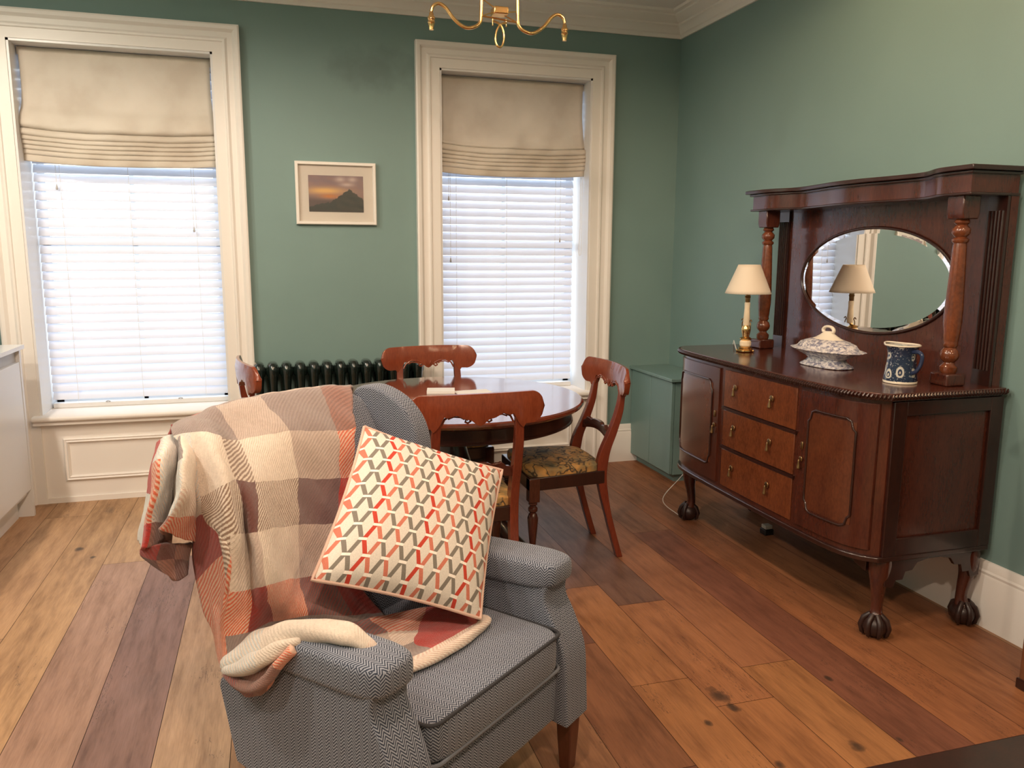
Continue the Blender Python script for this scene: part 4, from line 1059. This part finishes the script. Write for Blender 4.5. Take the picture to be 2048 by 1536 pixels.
# ------------------------------------------------------------------ checked throw
CRm, BRn, RED, TP, GW = (.80, .68, .57), (.18, .095, .09), (.50, .025, .014), (.29, .215, .20), (.66, .67, .66)  # GW: cream folds greyed, the window daylight on them put into the colour
CELL = {'c': (CRm, CRm), 'w': (GW, CRm), 'b': (BRn, BRn), 'B': ((.15, .05, .04), (.15, .05, .04)), 'r': (RED, RED), 'D': ((.30, .02, .012), (.36, .03, .02)), 't': (CRm, (.30, .19, .13)),
        'g': (TP, (.33, .25, .22)), 'e': ((.52, .40, .34), (.58, .46, .39)), 'o': ((.80, .50, .36), (.72, .13, .05)), 'p': (BRn, (.34, .07, .05)), 'm': ((.26, .12, .09), (.34, .15, .11)), 'h': ((.72, .52, .42), (.86, .74, .63))}
VV, FF, UVc, CA, CB = [], [], [], [], []
def patch(grid, cells, sub=9, wob=.003):
    """grid: rows of control points (s, f, z); cells: strings, one letter per check"""
    rows = [catmull([L(*p) for p in row], sub) for row in grid]
    nc = len(rows[0]); colsp = [catmull([rows[j][i] for j in range(len(rows))], sub) for i in range(nc)]
    nr = len(colsp[0]); base = len(VV)
    for j in range(nr):
        for i in range(nc):
            p = colsp[i][j]
            w = wob*(math.sin(p.x*61+p.z*47)+math.sin(p.y*83-p.z*39+1.3)+.6*math.sin(p.x*140+p.y*120))
            VV.append(p+Vector((w*.3, -w*.5, w*.5)))
    # uv in metres along the net
    du = [0]
    jm = nr//2
    for i in range(1, nc): du.append(du[-1]+(colsp[i][jm]-colsp[i-1][jm]).length)
    dv = [0]; im = nc//2
    for j in range(1, nr): dv.append(dv[-1]+(colsp[im][j]-colsp[im][j-1]).length)
    for j in range(nr-1):
        for i in range(nc-1):
            FF.append((base+j*nc+i, base+j*nc+i+1, base+(j+1)*nc+i+1, base+(j+1)*nc+i))
            UVc.append([(du[i], dv[j]), (du[i+1], dv[j]), (du[i+1], dv[j+1]), (du[i], dv[j+1])])
            a, c = CELL[cells[j//sub][i//sub]]; CA.append(a); CB.append(c)
patch([[(-0.287,-0.8,0.94),(-0.244,-0.8,0.953),(-0.22,-0.8,0.957),(-0.184,-0.8,0.961),(-0.13,-0.8,0.971),(0.016,-0.8,0.978),(0.226,-0.8,0.97),(0.341,-0.8,0.956)],[(-0.328,-0.715,0.984),(-0.297,-0.715,0.994),(-0.274,-0.715,0.997),(-0.246,-0.715,1.0),(-0.21,-0.715,1.009),(-0.074,-0.715,1.016),(0.132,-0.715,1.011),(0.252,-0.715,0.998)],[(-0.375,-0.632,0.98),(-0.36,-0.587,0.991),(-0.345,-0.562,0.99),(-0.32,-0.551,0.976),(-0.225,-0.61,0.942),(-0.088,-0.595,0.94),(0.07,-0.589,0.913),(0.137,-0.587,0.91)],[(-0.375,-0.564,0.9),(-0.385,-0.523,0.863),(-0.37,-0.463,0.894),(-0.338,-0.475,0.894),(-0.276,-0.49,0.87),(-0.102,-0.553,0.828),(0.039,-0.549,0.796),(0.083,-0.549,0.794)],[(-0.37,-0.588,0.776),(-0.39,-0.517,0.82),(-0.385,-0.435,0.792),(-0.321,-0.465,0.769),(-0.323,-0.42,0.783),(-0.135,-0.514,0.724),(-0.012,-0.507,0.696),(0.026,-0.506,0.693)],[(-0.375,-0.578,0.647),(-0.395,-0.434,0.75),(-0.39,-0.443,0.663),(-0.33,-0.444,0.644),(-0.334,-0.39,0.668),(-0.172,-0.471,0.609),(-0.072,-0.461,0.584),(-0.01,-0.453,0.567)],[(-0.385,-0.516,0.548),(-0.395,-0.476,0.555),(-0.39,-0.467,0.548),(-0.35,-0.437,0.552),(-0.27,-0.451,0.543),(-0.205,-0.411,0.539),(-0.059,-0.408,0.483),(0.038,-0.397,0.457)],[(-0.39,-0.479,0.474),(-0.395,-0.461,0.475),(-0.39,-0.456,0.482),(-0.36,-0.434,0.505),(-0.29,-0.425,0.503),(-0.156,-0.448,0.47),(-0.085,-0.364,0.465),(-0.018,-0.326,0.465)]],
      ['rrrggeg', 'ggggegm', 'wcctceo', 'wttBtbr', 'Dtceceo', 'oooDopD', 'ooggggg'])
patch([[(-0.355,-0.597,0.986),(-0.36,-0.632,0.985),(-0.36,-0.652,0.979),(-0.37,-0.664,0.975),(-0.375,-0.684,0.964),(-0.35,-0.74,0.946)],[(-0.375,-0.559,0.93),(-0.43,-0.52,0.953),(-0.39,-0.603,0.926),(-0.44,-0.587,0.945),(-0.42,-0.643,0.926),(-0.36,-0.755,0.895)],[(-0.375,-0.561,0.86),(-0.46,-0.487,0.9),(-0.385,-0.633,0.849),(-0.46,-0.58,0.872),(-0.44,-0.632,0.857),(-0.36,-0.782,0.816)],[(-0.375,-0.567,0.8),(-0.47,-0.508,0.844),(-0.385,-0.65,0.78),(-0.47,-0.596,0.809),(-0.45,-0.646,0.787),(-0.36,-0.814,0.746)],[(-0.375,-0.58,0.739),(-0.48,-0.542,0.806),(-0.39,-0.657,0.722),(-0.48,-0.6,0.755),(-0.45,-0.666,0.726),(-0.36,-0.837,0.686)]],
      ['cgwwr', 'cwwor', 'hwwow', 'ommrw'])
patch([[(-0.37,-0.598,0.732),(-0.42,-0.588,0.746),(-0.46,-0.58,0.758),(-0.47,-0.636,0.741)],[(-0.38,-0.605,0.691),(-0.43,-0.585,0.714),(-0.46,-0.594,0.722),(-0.47,-0.636,0.727)],[(-0.39,-0.601,0.659),(-0.43,-0.577,0.667),(-0.45,-0.585,0.693),(-0.46,-0.625,0.713)]],
      ['mBD', 'BmB'])
patch([[(-0.4,-0.452,0.497),(-0.405,-0.414,0.49),(-0.4,-0.359,0.505),(-0.39,-0.312,0.532),(-0.37,-0.278,0.561),(-0.34,-0.283,0.556)],[(-0.4,-0.449,0.464),(-0.405,-0.412,0.464),(-0.405,-0.354,0.481),(-0.4,-0.304,0.512),(-0.39,-0.275,0.548),(-0.37,-0.257,0.57)],[(-0.385,-0.46,0.434),(-0.39,-0.421,0.43),(-0.39,-0.372,0.436),(-0.39,-0.323,0.468),(-0.39,-0.293,0.516),(-0.385,-0.252,0.569)]],
      ['mmmoo', 'ppmoo'])
patch([[(-0.145,-0.415,0.475),(-0.042,-0.372,0.475),(0.108,-0.308,0.465),(0.189,-0.216,0.462)],[(-0.144,-0.329,0.47),(-0.06,-0.286,0.47),(0.008,-0.244,0.462),(0.15,-0.176,0.46)],[(-0.164,-0.251,0.468),(-0.104,-0.216,0.468),(-0.046,-0.215,0.46),(0.146,-0.165,0.459)],[(-0.178,-0.179,0.465),(-0.122,-0.169,0.463),(-0.045,-0.159,0.46),(0.135,-0.152,0.459)],[(-0.179,-0.15,0.458),(-0.125,-0.139,0.456),(-0.044,-0.132,0.455),(0.145,-0.137,0.455)]],
      ['por', 'ehr', 'ggr', 'hhh'])
def roll(path, radii, cells, n=18, sub=6, squash=.8):
    """thick rolled edge of the throw along a path of (s, f, z)"""
    pts = catmull([L(*p) for p in path], sub); rad = [p.x for p in catmull([(r, 0, 0) for r in radii], sub)]
    base = len(VV); a = None; d = 0
    for i, p in enumerate(pts):
        t = (pts[min(i+1, len(pts)-1)]-pts[max(i-1, 0)]).normalized()
        b_ = Vector((0, 0, 1)); b_ = (b_-t*b_.dot(t)).normalized(); a = t.cross(b_)
        for k in range(n):
            an = 2*PI*k/n; rr_ = rad[i]*(1+.12*math.sin(3*an+i*.25)+.06*math.sin(i*.55+2*an)+.05*math.sin(i*.9))
            VV.append(p+a*math.cos(an)*rr_+b_*math.sin(an)*rr_*squash)
    for i in range(len(pts)-1):
        for k in range(n):
            k2 = (k+1) % n
            FF.append((base+i*n+k, base+i*n+k2, base+(i+1)*n+k2, base+(i+1)*n+k))
            UVc.append([(i*.012, k*.008), (i*.012, (k+1)*.008), ((i+1)*.012, (k+1)*.008), ((i+1)*.012, k*.008)])
            q, w_ = CELL[cells[min(i//sub, len(cells)-1)]]; CA.append(q); CB.append(w_)
    FF.append(tuple(base+k for k in range(n))); UVc.append([(0, 0)]*n); CA.append(CELL[cells[0]][0]); CB.append(CELL[cells[0]][0])
    e = base+(len(pts)-1)*n
    FF.append(tuple(e+k for k in range(n))); UVc.append([(0, 0)]*n); CA.append(CELL[cells[-1]][0]); CB.append(CELL[cells[-1]][0])
roll([(-0.385, -0.456, 0.482), (-0.37, -0.406, 0.517), (-0.35, -0.352, 0.551), (-0.34, -0.285, 0.586), (-0.33, -0.205, 0.609), (-0.32, -0.143, 0.615), (-0.305, -0.106, 0.599), (-0.295, -0.085, 0.587)], [0.026, 0.034, 0.036, 0.032, 0.027, 0.021, 0.013, 0.005], 'wwcccch')
roll([(-0.4, -0.443, 0.478), (-0.405, -0.378, 0.509), (-0.4, -0.323, 0.542), (-0.385, -0.283, 0.573), (-0.365, -0.243, 0.592)], [0.014, 0.02, 0.019, 0.014, 0.006], 'wwcc')
roll([(-0.41, -0.434, 0.48), (-0.415, -0.384, 0.471), (-0.415, -0.336, 0.48), (-0.41, -0.296, 0.51), (-0.4, -0.273, 0.544), (-0.385, -0.243, 0.581)], [0.009, 0.009, 0.009, 0.009, 0.009, 0.009], 'pmmmo')
roll([(-0.165, -0.148, 0.462), (-0.106, -0.133, 0.462), (-0.025, -0.124, 0.462), (0.065, -0.127, 0.462), (0.146, -0.139, 0.462), (0.147, -0.158, 0.466)], [0.008, 0.01, 0.01, 0.01, 0.01, 0.007], 'hhhhh')
def finish_throw():
    me = bpy.data.meshes.new('checked_throw'); me.from_pydata([tuple(v) for v in VV], [], FF)
    ul = me.uv_layers.new(name='UVMap')
    wa = me.attributes.new('warp', 'FLOAT_COLOR', 'FACE'); wb = me.attributes.new('weft', 'FLOAT_COLOR', 'FACE')
    for p in me.polygons:
        for k, li in enumerate(p.loop_indices): ul.data[li].uv = UVc[p.index][k]
        wa.data[p.index].color = (*CA[p.index], 1); wb.data[p.index].color = (*CB[p.index], 1)
    me.shade_smooth(); me.materials.append(MATS['throw_fleece'])
    o = bpy.data.objects.new('checked_throw', me); COL.objects.link(o); o.location = AC.location; o.rotation_euler = AC.rotation_euler
    tag(o, 'soft red, cream and brown checked throw over the armchair back and arm', 'throw')
    s = o.modifiers.new('s', 'SOLIDIFY'); s.thickness = .009; s.offset = 0
finish_throw()
